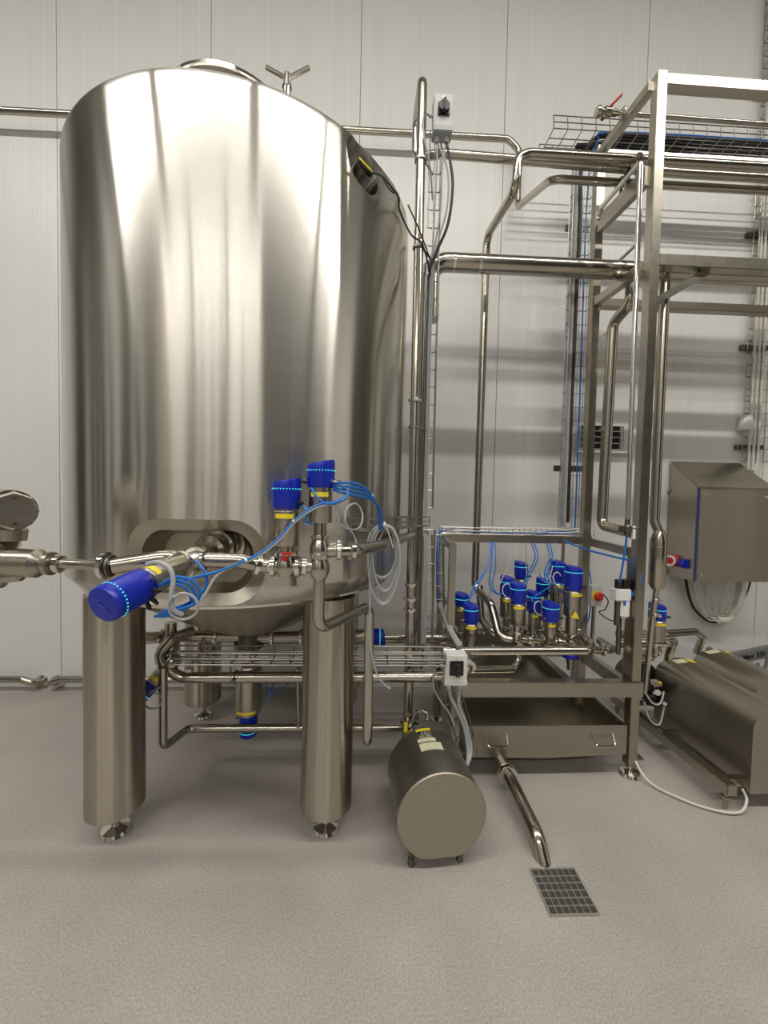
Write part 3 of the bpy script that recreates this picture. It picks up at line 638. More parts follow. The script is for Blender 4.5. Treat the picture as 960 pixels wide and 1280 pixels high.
build(MB().ring(a1+dy*.02, dy, .094, .08, .016), 'orange_band', 'orange', pm)
build(MB().lathe((.25, 2.17, .235), UP, [(.032, 0), (.032, .09), (.042, .095), (.042, .11), (.03, .115)], 20), 'outlet_port', 'pipe', pm)
build(MB().box((.235, 2.13, .33), (.02, .012, .05)), 'yellow_tag', 'yellow', pm)
build(MB().pipe([(.30, 2.16, .33), (.30, 2.16, .40), (.35, 2.16, .42), (.36, 2.16, .36)], .012, .03, 10), 'flush_line', 'chrome', pm)

# ------------------------------------------------------------------ pump set at the right edge
hp = thing('shrouded_pump', 'long pump set under a round-topped brushed steel shroud on a beam base', 'pump', (2.1, 2.3, 0))
def arch(x0, x1, z0, zt, y, n=14):
    r = (x1-x0)/2; cx = (x0+x1)/2; k = min(1, (zt-z0)/r)
    pts = [V((x0, y, z0))]
    for j in range(n+1):
        a = PI-PI*j/n; pts.append(V((cx+r*math.cos(a), y, zt-r*.62+r*.62*math.sin(a))))
    pts.append(V((x1, y, z0))); return pts
build(MB().rings([arch(2.035, 2.33, .10, .53, 1.93), arch(2.035, 2.33, .10, .53, 2.62)]), 'motor_shroud', 'hood', hp, smooth=40)
build(MB().rings([arch(2.025, 2.34, .095, .54, 1.915), arch(2.025, 2.34, .095, .54, 1.932)]), 'end_panel', 'hood', hp, smooth=40)
build(MB().rings([arch(2.035, 2.33, .12, .52, 2.62), arch(2.08, 2.29, .18, .47, 2.68)]), 'shroud_nose', 'hood', hp, smooth=30)
b1 = build(MB().bar((1.915, 1.90, .125), (1.90, 2.86, .125), .055, .06), 'base_beam', 'frame', hp, bevel=.004)
build(MB().bar((2.5, 1.90, .125), (2.5, 2.86, .125), .055, .06), 'base_beam', 'frame', hp, bevel=.004)
for y in (1.98, 2.4, 2.8): build(MB().bar((1.93, y, .12), (2.48, y, .12), .04, .04), 'cross_beam', 'frame', hp)
for (x, y) in ((1.915, 1.935), (2.5, 1.935), (1.905, 2.82), (2.5, 2.82)): build(MB().lathe((x, y, 0), UP, [(.007, 0), (.017, .06), (.02, .064), (.02, .072), (.012, .074), (.012, .10)], 16), 'foot', 'frame', hp)
for k, (x0, m_) in enumerate(((2.15, 'cream'), (2.20, 'yellow'))):
    build(MB().box((2.155+.075*k, 2.56, .528+.003*k), (.08 if k == 0 else .05, .05, .002), Matrix.Rotation(-.12 if k == 0 else .15, 3, 'Y')), 'paper_label' if k == 0 else 'yellow_label', m_, hp)
build(MB().lathe((2.0, 2.80, .33), (0, 1, 0), [(.12, -.10), (.13, -.09), (.13, -.03), (.10, -.02), (.10, .06), (.06, .07)], 28), 'pump_casing', 'dark', hp)
for (x, y, z, r) in ((1.96, 2.58, .36, .035), (1.94, 2.62, .30, .03), (1.99, 2.60, .24, .04)):
    build(MB().lathe((x, y, z), (-.3, -1, 0), [(r, -.06), (r, .01), (r*.6, .02), (r*.6, .05), (.003, .055)], 16), 'coupling', 'black', hp)
for k, pp in enumerate(([(1.84, 2.45, .36), (1.87, 2.42, .31), (1.92, 2.42, .31), (1.98, 2.47, .36)], [(1.84, 2.46, .30), (1.86, 2.43, .20), (1.92, 2.42, .17), (1.98, 2.46, .27)])):
    build(MB().tube(spline(pp, 8), .006, 8), 'seal_water_hose', 'gcable', hp)
build(MB().box((1.95, 2.5, .405), (.05, .04, .03)).cyl((1.93, 2.46, .36), (1.95, 2.5, .36), .02).cyl((1.96, 2.43, .30), (1.975, 2.46, .30), .012), 'junction_fitting', 'chrome', hp)
build(MB().box((1.955, 2.478, .418), (.022, .003, .012)), 'yellow_label', 'yellow', hp)
h2 = thing('rear_shrouded_pump', 'second round-topped pump shroud lying beyond the long one', 'pump', (2.65, 2.75, 0))
build(MB().rings([arch(2.60, 2.94, .20, .46, 2.46), arch(2.60, 2.94, .20, .46, 2.96)]), 'motor_shroud', 'hood', h2, smooth=40)
build(MB().rings([arch(2.595, 2.945, .19, .467, 2.45), arch(2.595, 2.945, .19, .467, 2.462)]), 'end_panel', 'hood', h2, smooth=40)
build(MB().box((2.71, 2.91, .458), (.10, .05, .002), Matrix.Rotation(-.2, 3, 'Y')), 'paper_label', 'cream', h2)
build(MB().box((2.81, 2.89, .460), (.05, .03, .002), Matrix.Rotation(.2, 3, 'Y')), 'yellow_label', 'yellow', h2)
build(MB().bb(2.62, 2.92, 2.5, 2.95, .05, .20), 'plinth', 'frame', h2, bevel=.004)
for (x, y) in ((2.65, 2.53), (2.89, 2.53), (2.65, 2.92), (2.89, 2.92)): build(MB().cyl((x, y, 0), (x, y, .06), .018, seg=14), 'foot', 'frame', h2)
pipe('curved steel pipe arching into the long pump shroud', [(1.62, 2.42, .70), (1.95, 2.42, .705), (2.06, 2.50, .69), (2.115, 2.60, .60), (2.12, 2.63, .44)], .026, b=.09)
pipe('curved steel pipe arching over to the rear pump shroud', [(1.75, 2.62, .69), (2.10, 2.64, .69), (2.45, 2.78, .66), (2.62, 2.90, .58), (2.66, 3.0, .42)], .026, b=.1)
pipe('short polished elbow beside the rack post above the pump couplings', [(1.72, 2.44, .58), (1.86, 2.46, .60), (1.98, 2.56, .60), (2.0, 2.72, .50)], .032, b=.09)
hose('white hose curving across the floor from the skid to the pump foot', [(1.62, 2.33, .30), (1.60, 2.25, .16), (1.62, 2.12, .03), (1.72, 1.99, .014), (1.84, 1.91, .014), (1.95, 1.89, .02), (2.02, 1.925, .055), (2.03, 1.96, .09)], .0065, 'wcable', 'water_hose')
# hand lifter behind the pumps
lf = thing('hand_lifter', 'grey painted lifting arm marked with its load limit and carrying a hook', 'lifter', (3.1, 3.05, 0))
arm0, arm1 = V((2.80, 3.06, 0.299)), V((3.75, 3.06, 0.491))
build(MB().bar(arm0, arm1, .05, .085), 'arm', 'paint', lf, bevel=.004)
build(MB().bb(3.70, 3.80, 3.0, 3.12, .08, 1.2), 'mast', 'paint', lf, bevel=.004)
build(MB().bb(2.6, 3.85, 2.99, 3.05, .05, .10).bb(2.6, 3.85, 3.10, 3.16, .05, .10).cyl((2.66, 2.99, .04), (2.66, 3.16, .04), .04).cyl((3.8, 2.99, .04), (3.8, 3.16, .04), .04), 'chassis', 'paint', lf)
build(MB().bar((2.86, 3.06, 0.311), (2.82, 3.06, 0.431), .03, .03), 'pin', 'paint', lf)
build(MB().tube(spline([(3.295, 3.04, 0.391), (3.295, 3.04, 0.313), (3.275, 3.04, 0.273), (3.235, 3.04, 0.273), (3.220, 3.04, 0.313)]), .011, 8), 'hook', 'paint', lf)
tcu = bpy.data.curves.new('load_text', 'FONT'); tcu.body = 'Max 350'; tcu.size = .056; tcu.extrude = .0008; tcu.align_x = 'CENTER'; tcu.align_y = 'CENTER'; tcu.offset = .0015
to = bpy.data.objects.new('load_text', tcu); COL.objects.link(to)
dg = bpy.context.evaluated_depsgraph_get(); tme = bpy.data.meshes.new_from_object(to.evaluated_get(dg)); bpy.data.objects.remove(to, do_unlink=True)
tme.materials.clear(); tme.materials.append(M['print'])
tl = bpy.data.objects.new('load_lettering', tme); COL.objects.link(tl); tl.parent = lf
slope = math.atan2(arm1.z-arm0.z, arm1.x-arm0.x)
tl.matrix_local = Matrix.Translation(V((3.184, 3.0335, 0.377))-V((3.1, 3.05, 0))) @ Matrix.Rotation(-slope, 4, 'Y') @ Matrix.Rotation(PI/2, 4, 'X')

# ------------------------------------------------------------------ control cabinet on the wall
cb = thing('control_cabinet', 'stainless wall cabinet with sloping roof and two side sockets', 'cabinet', (2.86, 3.1, 1.0))
CX0, CX1, CY0, CY1 = 2.565, 3.17, 2.955, 3.24
build(MB().add([(CX0, CY0, 1.0), (CX1, CY0, 1.0), (CX1, CY1, 1.0), (CX0, CY1, 1.0), (CX0, CY0, 1.745), (CX1, CY0, 1.745), (CX1, CY1, 1.955), (CX0, CY1, 1.955)],
      [(0, 1, 2, 3), (4, 5, 6, 7), (0, 1, 5, 4), (1, 2, 6, 5), (2, 3, 7, 6), (3, 0, 4, 7)]), 'body', 'satin', cb, bevel=.003)
build(MB().add([(CX0-.004, CY0-.02, 1.737), (CX1+.004, CY0-.02, 1.737), (CX1+.004, CY1, 1.96), (CX0-.004, CY1, 1.96), (CX0-.004, CY0-.02, 1.742), (CX1+.004, CY0-.02, 1.742), (CX1+.004, CY1, 1.965), (CX0-.004, CY1, 1.965)],
      [(0, 1, 2, 3), (4, 5, 6, 7), (0, 1, 5, 4), (1, 2, 6, 5), (2, 3, 7, 6), (3, 0, 4, 7)]), 'roof', 'frame', cb)
dr = build(MB().bb(CX0+.012, CX1-.012, CY0-.02, CY0-.002, 1.005, 1.722), 'door', 'cap', cb, bevel=.003)
build(MB().bb(CX0+.007, CX0+.0105, CY0-.006, CY0, 1.005, 1.73), 'door_seal', 'logo', cb)
for z in (1.68, 1.05): build(MB().cyl((CX0+.05, CY0-.026, z), (CX0+.05, CY0-.02, z), .011, seg=14), 'lock', 'chrome', dr)
build(MB().bb(CX1-.075, CX1-.03, CY0-.024, CY0-.02, 1.668, 1.676), 'name_plate', 'white', dr)
so = build(MB().lathe((CX0, 3.165, 1.13), (-1, -.55, .05), [(.05, -.02), (.05, .03), (.043, .034), (.043, .055)], 24), 'red_socket', 'red', cb)
build(MB().lathe((CX0, 3.165, 1.13), (-1, -.55, .05), [(.040, .055), (.045, .056), (.045, .070), (.032, .072), (.028, .06)], 24), 'socket_rim', 'white', so)
build(MB().lathe((CX0, 3.165, 1.13), (-1, -.55, .05), [(.026, .056), (.026, .064), (.008, .07)], 16), 'plug_face', 'red', so)
so = build(MB().lathe((CX0, 3.045, 1.125), (-1, -.15, .03), [(.034, 0), (.034, .02), (.026, .025), (.026, .035), (.02, .04)], 20).box((CX0-.012, 3.045, 1.125), (.022, .07, .072)), 'blue_socket', 'blue', cb, bevel=0)
for z in (1.03, 1.72): build(MB().cyl((CX0-.012, 3.235, z), (CX0, 3.235, z), .015, seg=12), 'mounting_lug', 'frame', cb)
WC = 'white cables looping under the control cabinet'
for k in range(14):
    x = CX0+.09+.026*k; j = (k*5) % 7; t = k/13
    hose('white cable hanging in a loop below the control cabinet', [(x, 3.02+.012*(k % 4), 1.02), (x+.004, 3.04+.01*(k % 4), .93-.03*t), (x*.82+.18*2.98+.02, 3.08+.01*(k % 3), .80-.05*t), (x*.45+.55*3.0+.01, 3.12, .69-.045*(1-t)+.004*j), (3.05+.03*t, 3.15, .655+.007*j), (3.15, 3.17+.004*j, .72+.006*j), (3.20+.005*j, 3.19, .86), (3.235+.005*j, 3.2, 1.05), (3.27, 3.2, 1.4)], .0038, 'wcable', 'white_cable', WC, 'cable')
hose('thick black cable looping round the white cable bundle', [(CX0+.10, 3.15, 1.02), (2.70, 3.16, .88), (2.79, 3.18, .71), (2.97, 3.2, .60), (3.15, 3.2, .68), (3.26, 3.2, .88), (3.31, 3.2, 1.15), (3.33, 3.2, 1.5)], .011, 'rubber', 'black_cable', None, 'cable')
hose('stout bundled cable run strapped with black ties beside the cabinet', [(2.95, 3.13, .64), (3.07, 3.16, .65), (3.17, 3.18, .75), (3.225, 3.2, .90), (3.27, 3.2, 1.2), (3.28, 3.2, 1.95)], .026, 'wcable', 'strapped_cable', None, 'cable')
# wall fittings
vt = thing('wall_vent', 'white framed wall vent with dark louvred slots', 'vent', (1.97, 3.24, 2.17))
build(MB().bb(1.745, 2.185, 3.23, 3.26, 2.03, 2.315), 'frame', 'white', vt, bevel=.004)
build(MB().bb(1.765, 2.135, 3.226, 3.232, 2.055, 2.245), 'dark_slot_sheet', 'black', vt, smooth=0)  # black sheet in place of the shade behind the louvres
for z in (2.10, 2.15, 2.20): build(MB().box((1.95, 3.215, z), (.37, .022, .004), Matrix.Rotation(.5, 3, 'X')), 'louvre', 'grey', vt, smooth=0)
build(MB().bb(2.10, 2.112, 3.2, 3.228, 2.055, 2.245).bb(1.735, 2.19, 3.20, 3.26, 2.02, 2.032), 'drip_rail', 'white', vt, smooth=0)
dm = thing('wall_alarm', 'small white rounded housing on the wall above the cabinet', 'alarm', (3.17, 3.2, 2.26))
build(MB().lathe((3.17, 3.2, 2.24), UP, [(.045, 0), (.05, .01), (.05, .08), (.035, .12), (.001, .135)], 20), 'cover', 'white', dm)
build(MB().bb(3.14, 3.20, 3.2, 3.26, 2.25, 2.33), 'bracket', 'white', dm)

# ------------------------------------------------------------------ wire mesh cable trays
def mesh_tray(label, p0, p1, wv, hv, step=.1, nl=4, r=.0025, sides=2, name='wire_cable_tray', group=None):
    p0 = V(p0); p1 = V(p1); wv = V(wv); hv = V(hv); d = p1-p0; L = d.length
    t = thing(name, label, 'cable tray', p0, group)
    offs = [wv*(k/(nl-1)) for k in range(nl)] + [hv*(k/sides) for k in range(1, sides+1)] + [wv+hv*(k/sides) for k in range(1, sides+1)]
    lw = build(MB().tube([p0, p1], r, 6), 'long_wire', 'wire', t)
    for q in offs[1:]:
        c = lw.copy(); COL.objects.link(c); c.location = q
    n = max(1, round(L/step)); b = p0
    cw = build(MB().tube([b+hv, b+hv*.12, b+wv*.04, b+wv*.96, b+wv+hv*.12, b+wv+hv], r, 6), 'cross_wire', 'wire', t)
    for k in range(1, n+1):
        c = cw.copy(); COL.objects.link(c); c.location = d*(k/n)
    return t
mesh_tray('tall narrow wire tray climbing beside the riser to the high switch box', (.315, 2.32, 1.55), (.312, 2.32, 3.68), (.068, 0, 0), (0, -.035, 0), .1, 3, .0034, 1)
mesh_tray('short narrow wire tray continuing down beside the riser to the skid', (.318, 2.28, .72), (.318, 2.28, 1.42), (.075, 0, 0), (0, -.035, 0), .1, 3, .0036, 1)
mesh_tray('wire tray lying on top of the skid crossbar', (.52, 2.70, 1.362), (1.60, 2.70, 1.362), (0, .085, 0), (0, 0, .045), .085, 3, .0032, 2)
mesh_tray('wire tray with blue hoses running down the skid corner', (.435, 2.52, .86), (.435, 2.62, 1.36), (.075, 0, 0), (0, -.03, 0), .085, 3, .0034, 1)
mesh_tray('wide vertical wire tray carrying black and blue cables up the wall side', (1.42, 2.86, 1.40), (1.42, 2.86, 4.0), (.15, 0, 0), (0, -.05, 0), .1, 4, .0032, 1)
mesh_tray('high level wire tray filled with black cables above the rack pipes', (1.22, 2.72, 4.15), (3.5, 2.72, 4.15), (0, .22, 0), (0, .015, .10), .1, 4, .0036, 2)
mesh_tray('low wire tray hung under the tank above the long pipe', (-.985, 2.0, .735), (.42, 2.0, .735), (0, .1, 0), (0, 0, .06), .1, 4, .0042, 2)
mesh_tray('small wire tray carrying the coiled grey cable beside the tank', (-.07, 1.68, 1.46), (.27, 2.18, 1.455), (.07, -.045, 0), (0, 0, .05), .09, 3, .0032, 2)
wt = mesh_tray('wire tray fixed up the wall above the control cabinet', (3.17, 3.22, 1.98), (3.17, 3.22, 6.2), (.19, 0, 0), (0, -.05, 0), .1, 4, .0036, 1)
for z in (2.10, 2.94, 3.87, 5.0): build(MB().bb(3.13, 3.37, 3.228, 3.258, z-.02, z+.02), 'wall_bracket', 'dark', wt)
for k in range(3): hose('white cable running up inside the wall tray', [(3.21+.04*k, 3.2, 1.9), (3.21+.04*k, 3.2, 2.6), (3.22+.035*k, 3.2, 4), (3.21+.04*k, 3.2, 6.1)], .010, 'wcable', 'white_cable', 'cables in the wall tray', 'cable')
# hanger rods of the low tray, bracket of the wide tray
for x in (-.69, -.30):
    o = build(MB().tube([(x, 2.02, .735), (x, 2.03, .66)], .004, 6).ring((x, 2.10, .625), (1, 0, 0), .031, .026, .012).cyl((x, 2.06, .625), (x, 2.05, .625), .01, seg=10), 'tray_clip', 'dark', at=(x, 2.05, .63))
    tag(o, 'clip fixing the low wire tray to the long bent pipe, ' + ('beside the upside-down valve' if x < -.5 else 'beside the right tank leg'), 'clip', 'clips of the low wire tray')
for z, xx in ((3.60, 1.42), (3.30, 1.40), (1.85, 1.40)):
    o = build(MB().bb(xx-.02, xx+.20, 2.872, 2.885, z-.022, z+.022), 'tray_bracket', 'dark', at=(xx, 2.88, z))
    tag(o, 'dark bracket holding the wide vertical wire tray to the wall', 'bracket', 'brackets of the wide tray')
# ------------------------------------------------------------------ cables in the trays
BK = 'black cables in the high tray'
for k in range(5):
    hose('thick black cable bending from the high tray down the wide tray' if k < 2 else 'thick black cable lying along the high tray to its open end', [(3.5, 2.77+.03*k, 4.185+.012*(k % 2)), (2.4, 2.77+.03*k, 4.19), (1.75, 2.78+.025*k, 4.195), (1.56, 2.82+.01*k, 4.19-.01*k)] + ([(1.482+.004*k, 2.84-.006*k, 3.98), (1.49+.003*k, 2.85-.012*k, 3.6), (1.478+.003*k, 2.85-.012*k, 2.4), (1.482+.003*k, 2.85-.012*k, 1.45)] if k < 2 else [(1.45, 2.83+.012*k, 4.17)]), .010, 'rubber', 'black_cable', BK, 'cable')
hose('blue air line running down the wide vertical tray', [(3.5, 2.74, 4.17), (1.75, 2.74, 4.17), (1.56, 2.78, 4.12), (1.535, 2.835, 3.8), (1.535, 2.835, 2.4), (1.535, 2.835, 1.42), (1.50, 2.80, 1.39), (1.2, 2.76, 1.38)], .006, 'hose')
for k in range(2): hose('grey conduit strip in the wide vertical tray', [(1.436+.026*k, 2.85, 4.05), (1.436+.026*k, 2.85, 1.42)], .013, 'gcable', 'grey_cable', 'grey cables in the wide tray', 'cable')
for k in range(2): hose('blue air line lying along the skid crossbar tray', [(.47+.015*k, 2.56, .92), (.47+.015*k, 2.60, 1.30), (.53, 2.69+.02*k, 1.385), (.8, 2.71+.02*k, 1.375), (1.57, 2.71+.02*k, 1.375)], .004, 'hose', 'air_hose', 'air lines on the skid crossbar')
hose('bundle of grey-blue cables dropping from the skid corner tray', [(.48, 2.50, .92), (.50, 2.42, .86), (.52, 2.34, .80), (.555, 2.24, .74)], .020, 'gcable', 'cable_bundle', None, 'cable')
# switch boxes
hose('stout black cable bowing out below the high switch box', [(.398, 2.24, 3.59), (.42, 2.24, 3.5), (.44, 2.24, 3.35), (.42, 2.25, 3.15), (.36, 2.28, 3.0), (.325, 2.30, 2.85), (.322, 2.31, 2.2), (.322, 2.31, 1.6)], .008, 'rubber', 'switch_cable', None, 'cable')
def switch(label, c, s, m='white'):
    c = V(c); t = thing('isolator_switch', label, 'switch', c)
    bx_ = build(MB().box(c, s), 'box', m, t, bevel=.006); build(MB().box(c-V((0, .002, s[2]*.42)), (s[0]*1.02, s[1]*1.02, s[2]*.18)), 'base_cap', 'gcable' if m == 'grey' else m, t, bevel=.004); f = c.y-s[1]/2
    build(MB().box((c.x, f-.004, c.z+.012), (s[0]*.62, .008, s[0]*.66)), 'switch_plate', 'black', t, bevel=.002)
    kn = build(MB().cyl((c.x, f-.008, c.z+.012), (c.x, f-.028, c.z+.012), s[0]*.27), 'rotary_knob', 'black', t); build(MB().box((c.x, f-.032, c.z+.012), (s[0]*.14, .014, s[0]*.56)), 'knob_grip', 'rubber', kn)
    build(MB().cyl((c.x, f-.002, c.z+s[2]*.38), (c.x, f+.002, c.z+s[2]*.38), .004, seg=10), 'screw', 'chrome', t)
    for sx_ in (-1, 1): build(MB().cyl((c.x+sx_*s[0]*.25, c.y, c.z-s[2]/2), (c.x+sx_*s[0]*.25, c.y, c.z-s[2]/2-.03), .013, seg=12), 'cable_gland', 'grey', t)
    build(MB().cyl((c.x-s[0]/2, c.y, c.z+.01), (c.x-s[0]/2-.02, c.y, c.z+.01), .010, seg=12), 'cable_gland', 'grey', t)
    return t
switch('grey switch box with black rotary knob at the top of the narrow tray', (.372, 2.24, 3.715), (.105, .08, .20), 'grey')
switch('white switch box with black rotary knob in front of the skid', (.485, 2.06, .70), (.118, .075, .165))
o = build(MB().bb(.46, .51, 2.09, 2.18, .60, .62).bb(.46, .51, 2.10, 2.11, .60, .75), 'switch_bracket', 'frame', at=(.48, 2.1, .6)); tag(o, 'steel bracket fixing the lower switch box to the skid', 'bracket')
for k in range(3):
    hose('grey cable drooping from the high switch box into the narrow tray', [(.346+.052*(k % 2), 2.24, 3.59), (.35+.03*k, 2.25, 3.45), (.345+.035*k, 2.26, 3.25), (.345+.012*k, 2.29, 3.05), (.330+.010*k, 2.31, 2.8), (.330+.010*k, 2.31, 1.6), (.335+.010*k, 2.27, 1.3), (.335+.010*k, 2.27, .75)], .005, 'gcable', 'switch_cable', 'cables of the high switch box', 'cable')
hose('thin grey cable looping out of the side of the high switch box', [(.30, 2.24, 3.725), (.27, 2.2, 3.70), (.255, 2.16, 3.62), (.27, 2.17, 3.52), (.31, 2.22, 3.42), (.335, 2.28, 3.3)], .005, 'gcable', 'switch_cable', None, 'cable')
for k in range(2): hose('grey cable sweeping down from the lower switch box to the floor pump', [(.455+.06*k, 2.06, .59), (.47+.04*k, 2.06, .53), (.50+.02*k, 2.07, .47), (.55+.015*k, 2.08, .36), (.57+.015*k, 2.06, .24), (.55, 2.0, .2)], .010, 'gcable', 'motor_cable', 'motor cables of the floor pump', 'cable')
hose('thin cable curling from the side of the lower switch box', [(.405, 2.06, .71), (.375, 2.05, .69), (.37, 2.05, .60), (.41, 2.05, .52), (.46, 2.06, .45), (.49, 2.06, .38)], .004, 'gcable', 'thin_cable', None, 'cable')
mesh_tray('slanting wire tray guiding the motor cables down to the floor pump', (.43, 2.13, .55), (.54, 2.09, .20), (.10, .02, .02), (-.02, -.05, -.01), .09, 3, .0032, 1)
# emergency stop, air service unit
es = thing('emergency_stop', 'red mushroom stop button on a pale box beside the manifold', 'switch', (1.60, 2.62, .96))
build(MB().bb(1.545, 1.62, 2.60, 2.66, .89, 1.03), 'box', 'grey', es, bevel=.004)
build(MB().cyl((1.575, 2.605, .965), (1.575, 2.575, .965), .016).lathe((1.575, 2.575, .965), (0, -1, 0), [(.030, 0), (.030, .012), (.022, .022), (.001, .025)], 24), 'button', 'red', es)
build(MB().lathe((1.575, 2.602, .965), (0, -1, 0), [(.033, 0), (.033, .004)], 24), 'yellow_collar', 'yellow', es)
build(MB().cyl((1.58, 2.63, .89), (1.58, 2.64, .56), .012), 'stand_tube', 'frame', es)
fu = thing('air_service_unit', 'white and black compressed air filter unit fixed to the rack post', 'filter', (1.51, 2.24, 1.06))
build(MB().bb(1.455, 1.545, 2.20, 2.27, 1.03, 1.10), 'manifold_block', 'white', fu, bevel=.006)
build(MB().cyl((1.487, 2.235, 1.10), (1.487, 2.235, 1.15), .022).box((1.525, 2.235, 1.125), (.042, .045, .055)), 'regulator_knobs', 'black', fu, smooth=30)
build(MB().lathe((1.52, 2.235, 1.03), (0, 0, -1), [(.032, 0), (.034, .01), (.034, .09), (.02, .105)], 20), 'filter_bowl', 'white', fu)
build(MB().box((1.505, 2.20, 1.02), (.014, .004, .024)), 'blue_mark', 'hose', fu)
build(MB().cyl((1.487, 2.235, 1.03), (1.487, 2.235, .88), .018).cyl((1.51, 2.25, .92), (1.51, 2.25, .70), .014), 'drain_tube', 'dark', fu)
build(MB().bb(1.50, 1.56, 2.265, 2.275, 1.0, 1.12), 'mounting_plate', 'black', fu, smooth=0)
hose('blue air line feeding the compressed air filter unit from the small valve', [(1.466, 2.15, 1.43), (1.468, 2.16, 1.36), (1.47, 2.18, 1.25), (1.475, 2.21, 1.14)], .006, 'hose')
hose('blue air line arching from the crossbar to the air filter unit', [(1.38, 2.70, 1.33), (1.45, 2.52, 1.29), (1.52, 2.33, 1.27), (1.575, 2.21, 1.25), (1.585, 2.19, 1.15), (1.55, 2.21, 1.06)], .0065, 'hose')
o = build(MB().bb(1.49, 1.505, 2.135, 2.15, 1.40, 1.475), 'white_tag', 'white', at=(1.497, 2.14, 1.4)); tag(o, 'small white tag hanging beside the small clamp valve', 'tag')
hose('thin cable curling beside the emergency stop', [(1.62, 2.61, .98), (1.66, 2.6, .93), (1.64, 2.6, .87), (1.6, 2.6, .85), (1.67, 2.58, .80), (1.72, 2.58, .81)], .004, 'rubber', 'thin_cable', None, 'cable')

# ------------------------------------------------------------------ hoses of the tank valves
BH = 'blue air lines of the tank valves'
for k in range(4):
    hose('blue air line arching from the tallest tank valve down to the small tray', [(-.125, 1.40, 1.645-.006*k), (-.09, 1.40, 1.652-.012*k), (-.03, 1.43, 1.648-.014*k), (.015, 1.50, 1.61-.006*k), (.042+.004*k, 1.58, 1.55), (.05+.004*k, 1.64, 1.47)], .0042, 'hose', 'air_hose', BH, ties=(.62,) if k == 0 else ())
hose('blue air line dangling in a loop below the tallest valve head', [(-.195, 1.365, 1.63), (-.175, 1.35, 1.60), (-.14, 1.345, 1.578), (-.09, 1.36, 1.59), (-.07, 1.39, 1.62), (-.10, 1.40, 1.645)], .0042, 'hose')
hose('blue air line joining the two upright tank valve heads', [(-.237, 1.385, 1.575), (-.215, 1.36, 1.56), (-.205, 1.35, 1.535), (-.215, 1.35, 1.515), (-.19, 1.37, 1.505)], .0042, 'hose')
for k, (mm, lab, nm, ct) in enumerate((('hose', 'blue air line strung along the pipe from the recess valve to the upright valves', 'air_hose', 'hose'), ('gcable', 'grey cable strung along the pipe beside the blue air line', 'grey_cable', 'cable'))):
    dz = -.007*k
    hose(lab, [(-.575, 1.19, 1.335+dz) if k == 0 else (-.56, 1.18, 1.255), (-.54, 1.19, 1.345+dz) if k == 0 else (-.50, 1.20, 1.28), (-.46, 1.24, 1.362+dz), (-.37, 1.31, 1.40+dz), (-.30, 1.33, 1.455+dz), (-.24, 1.34, 1.525+dz), (-.17, 1.34, 1.572+dz), (-.11, 1.36, 1.585+dz), (-.07, 1.39, 1.61+dz)], .0045, mm, nm, None, ct, ties=(.35, .62) if k == 0 else ())
for k in range(3):
    c = V((-.535-.018*k, 1.16+.012*k, 1.315-.012*k)); R_ = .048-.006*k
    hose('blue air line looping at the side of the recess valve', [c+V((-.05, -.005, .03)), c+V((-.01, -.01, .045)), c+V((.032, 0, .03)), c+V((.045, .01, -.01)), c+V((.025, .01, -.04)), c+V((-.02, 0, -.055)), c+V((-.055, -.005, -.055))], .0048, 'hose', 'air_hose', 'air loops at the recess valve')
hose('two blue air lines dropping from the recess nozzle fittings', [(-.535, 1.24, 1.395), (-.50, 1.23, 1.36), (-.495, 1.22, 1.315), (-.53, 1.19, 1.275), (-.58, 1.15, 1.26)], .0045, 'hose')
hose('white cable wrapped over the neck of the recess valve', [(-.635, 1.155, 1.395), (-.60, 1.15, 1.402), (-.565, 1.145, 1.385), (-.553, 1.14, 1.35), (-.556, 1.135, 1.31), (-.55, 1.135, 1.27), (-.53, 1.15, 1.25)], .007, 'gcable', 'white_cable', None, 'cable')
hose('grey cable coiled in a ring below the recess valve', [(-.55, 1.13, 1.30), (-.525, 1.13, 1.318), (-.495, 1.14, 1.305), (-.485, 1.145, 1.275), (-.50, 1.15, 1.247), (-.53, 1.145, 1.238), (-.555, 1.135, 1.255), (-.56, 1.13, 1.285), (-.54, 1.12, 1.312)], .0042, 'gcable', 'grey_cable', None, 'cable')
# coiled spare cable hung on the small tray
cp = []
for k in range(7*16+1):
    a = 2*PI*k/16; lp = k//16
    wv_ = .068-.004*((lp*3) % 5); hv_ = .17-.014*((lp*2) % 6)
    cp.append((.075+.008*math.sin(lp*2.1)+wv_*math.sin(a)*(1+.12*math.cos(a)), 1.665+.006*lp+.012*math.sin(a), 1.485-hv_+hv_*math.cos(a)))
cp += [(.02, 1.66, 1.34), (.018, 1.66, 1.15), (.022, 1.66, .98), (.05, 1.67, .85), (.085, 1.68, .79), (.115, 1.69, .765)]
o = build(MB().tube(spline(cp, 3), .0042, 7), 'cable_coil', 'gcable', at=(.07, 1.67, 1.3)); tag(o, 'coil of spare grey cable hung on the small wire tray', 'cable')
build(MB().ring((.075, 1.68, 1.484), (1, 0, .1), .016, .011, .006, 10).tube([(.08, 1.665, 1.485), (.112, 1.66, 1.39)], .002, 6), 'cable_tie', 'white', o)
hose('thin grey cable looped over the end of the small tray', [(-.115, 1.43, 1.53), (-.10, 1.44, 1.50), (-.06, 1.48, 1.48), (-.03, 1.54, 1.485), (-.02, 1.60, 1.53), (-.045, 1.60, 1.575), (-.08, 1.56, 1.56), (-.085, 1.52, 1.51), (-.05, 1.52, 1.45), (-.035, 1.5, 1.395), (-.025, 1.49, 1.375)], .0035, 'gcable', 'thin_cable', None, 'cable')
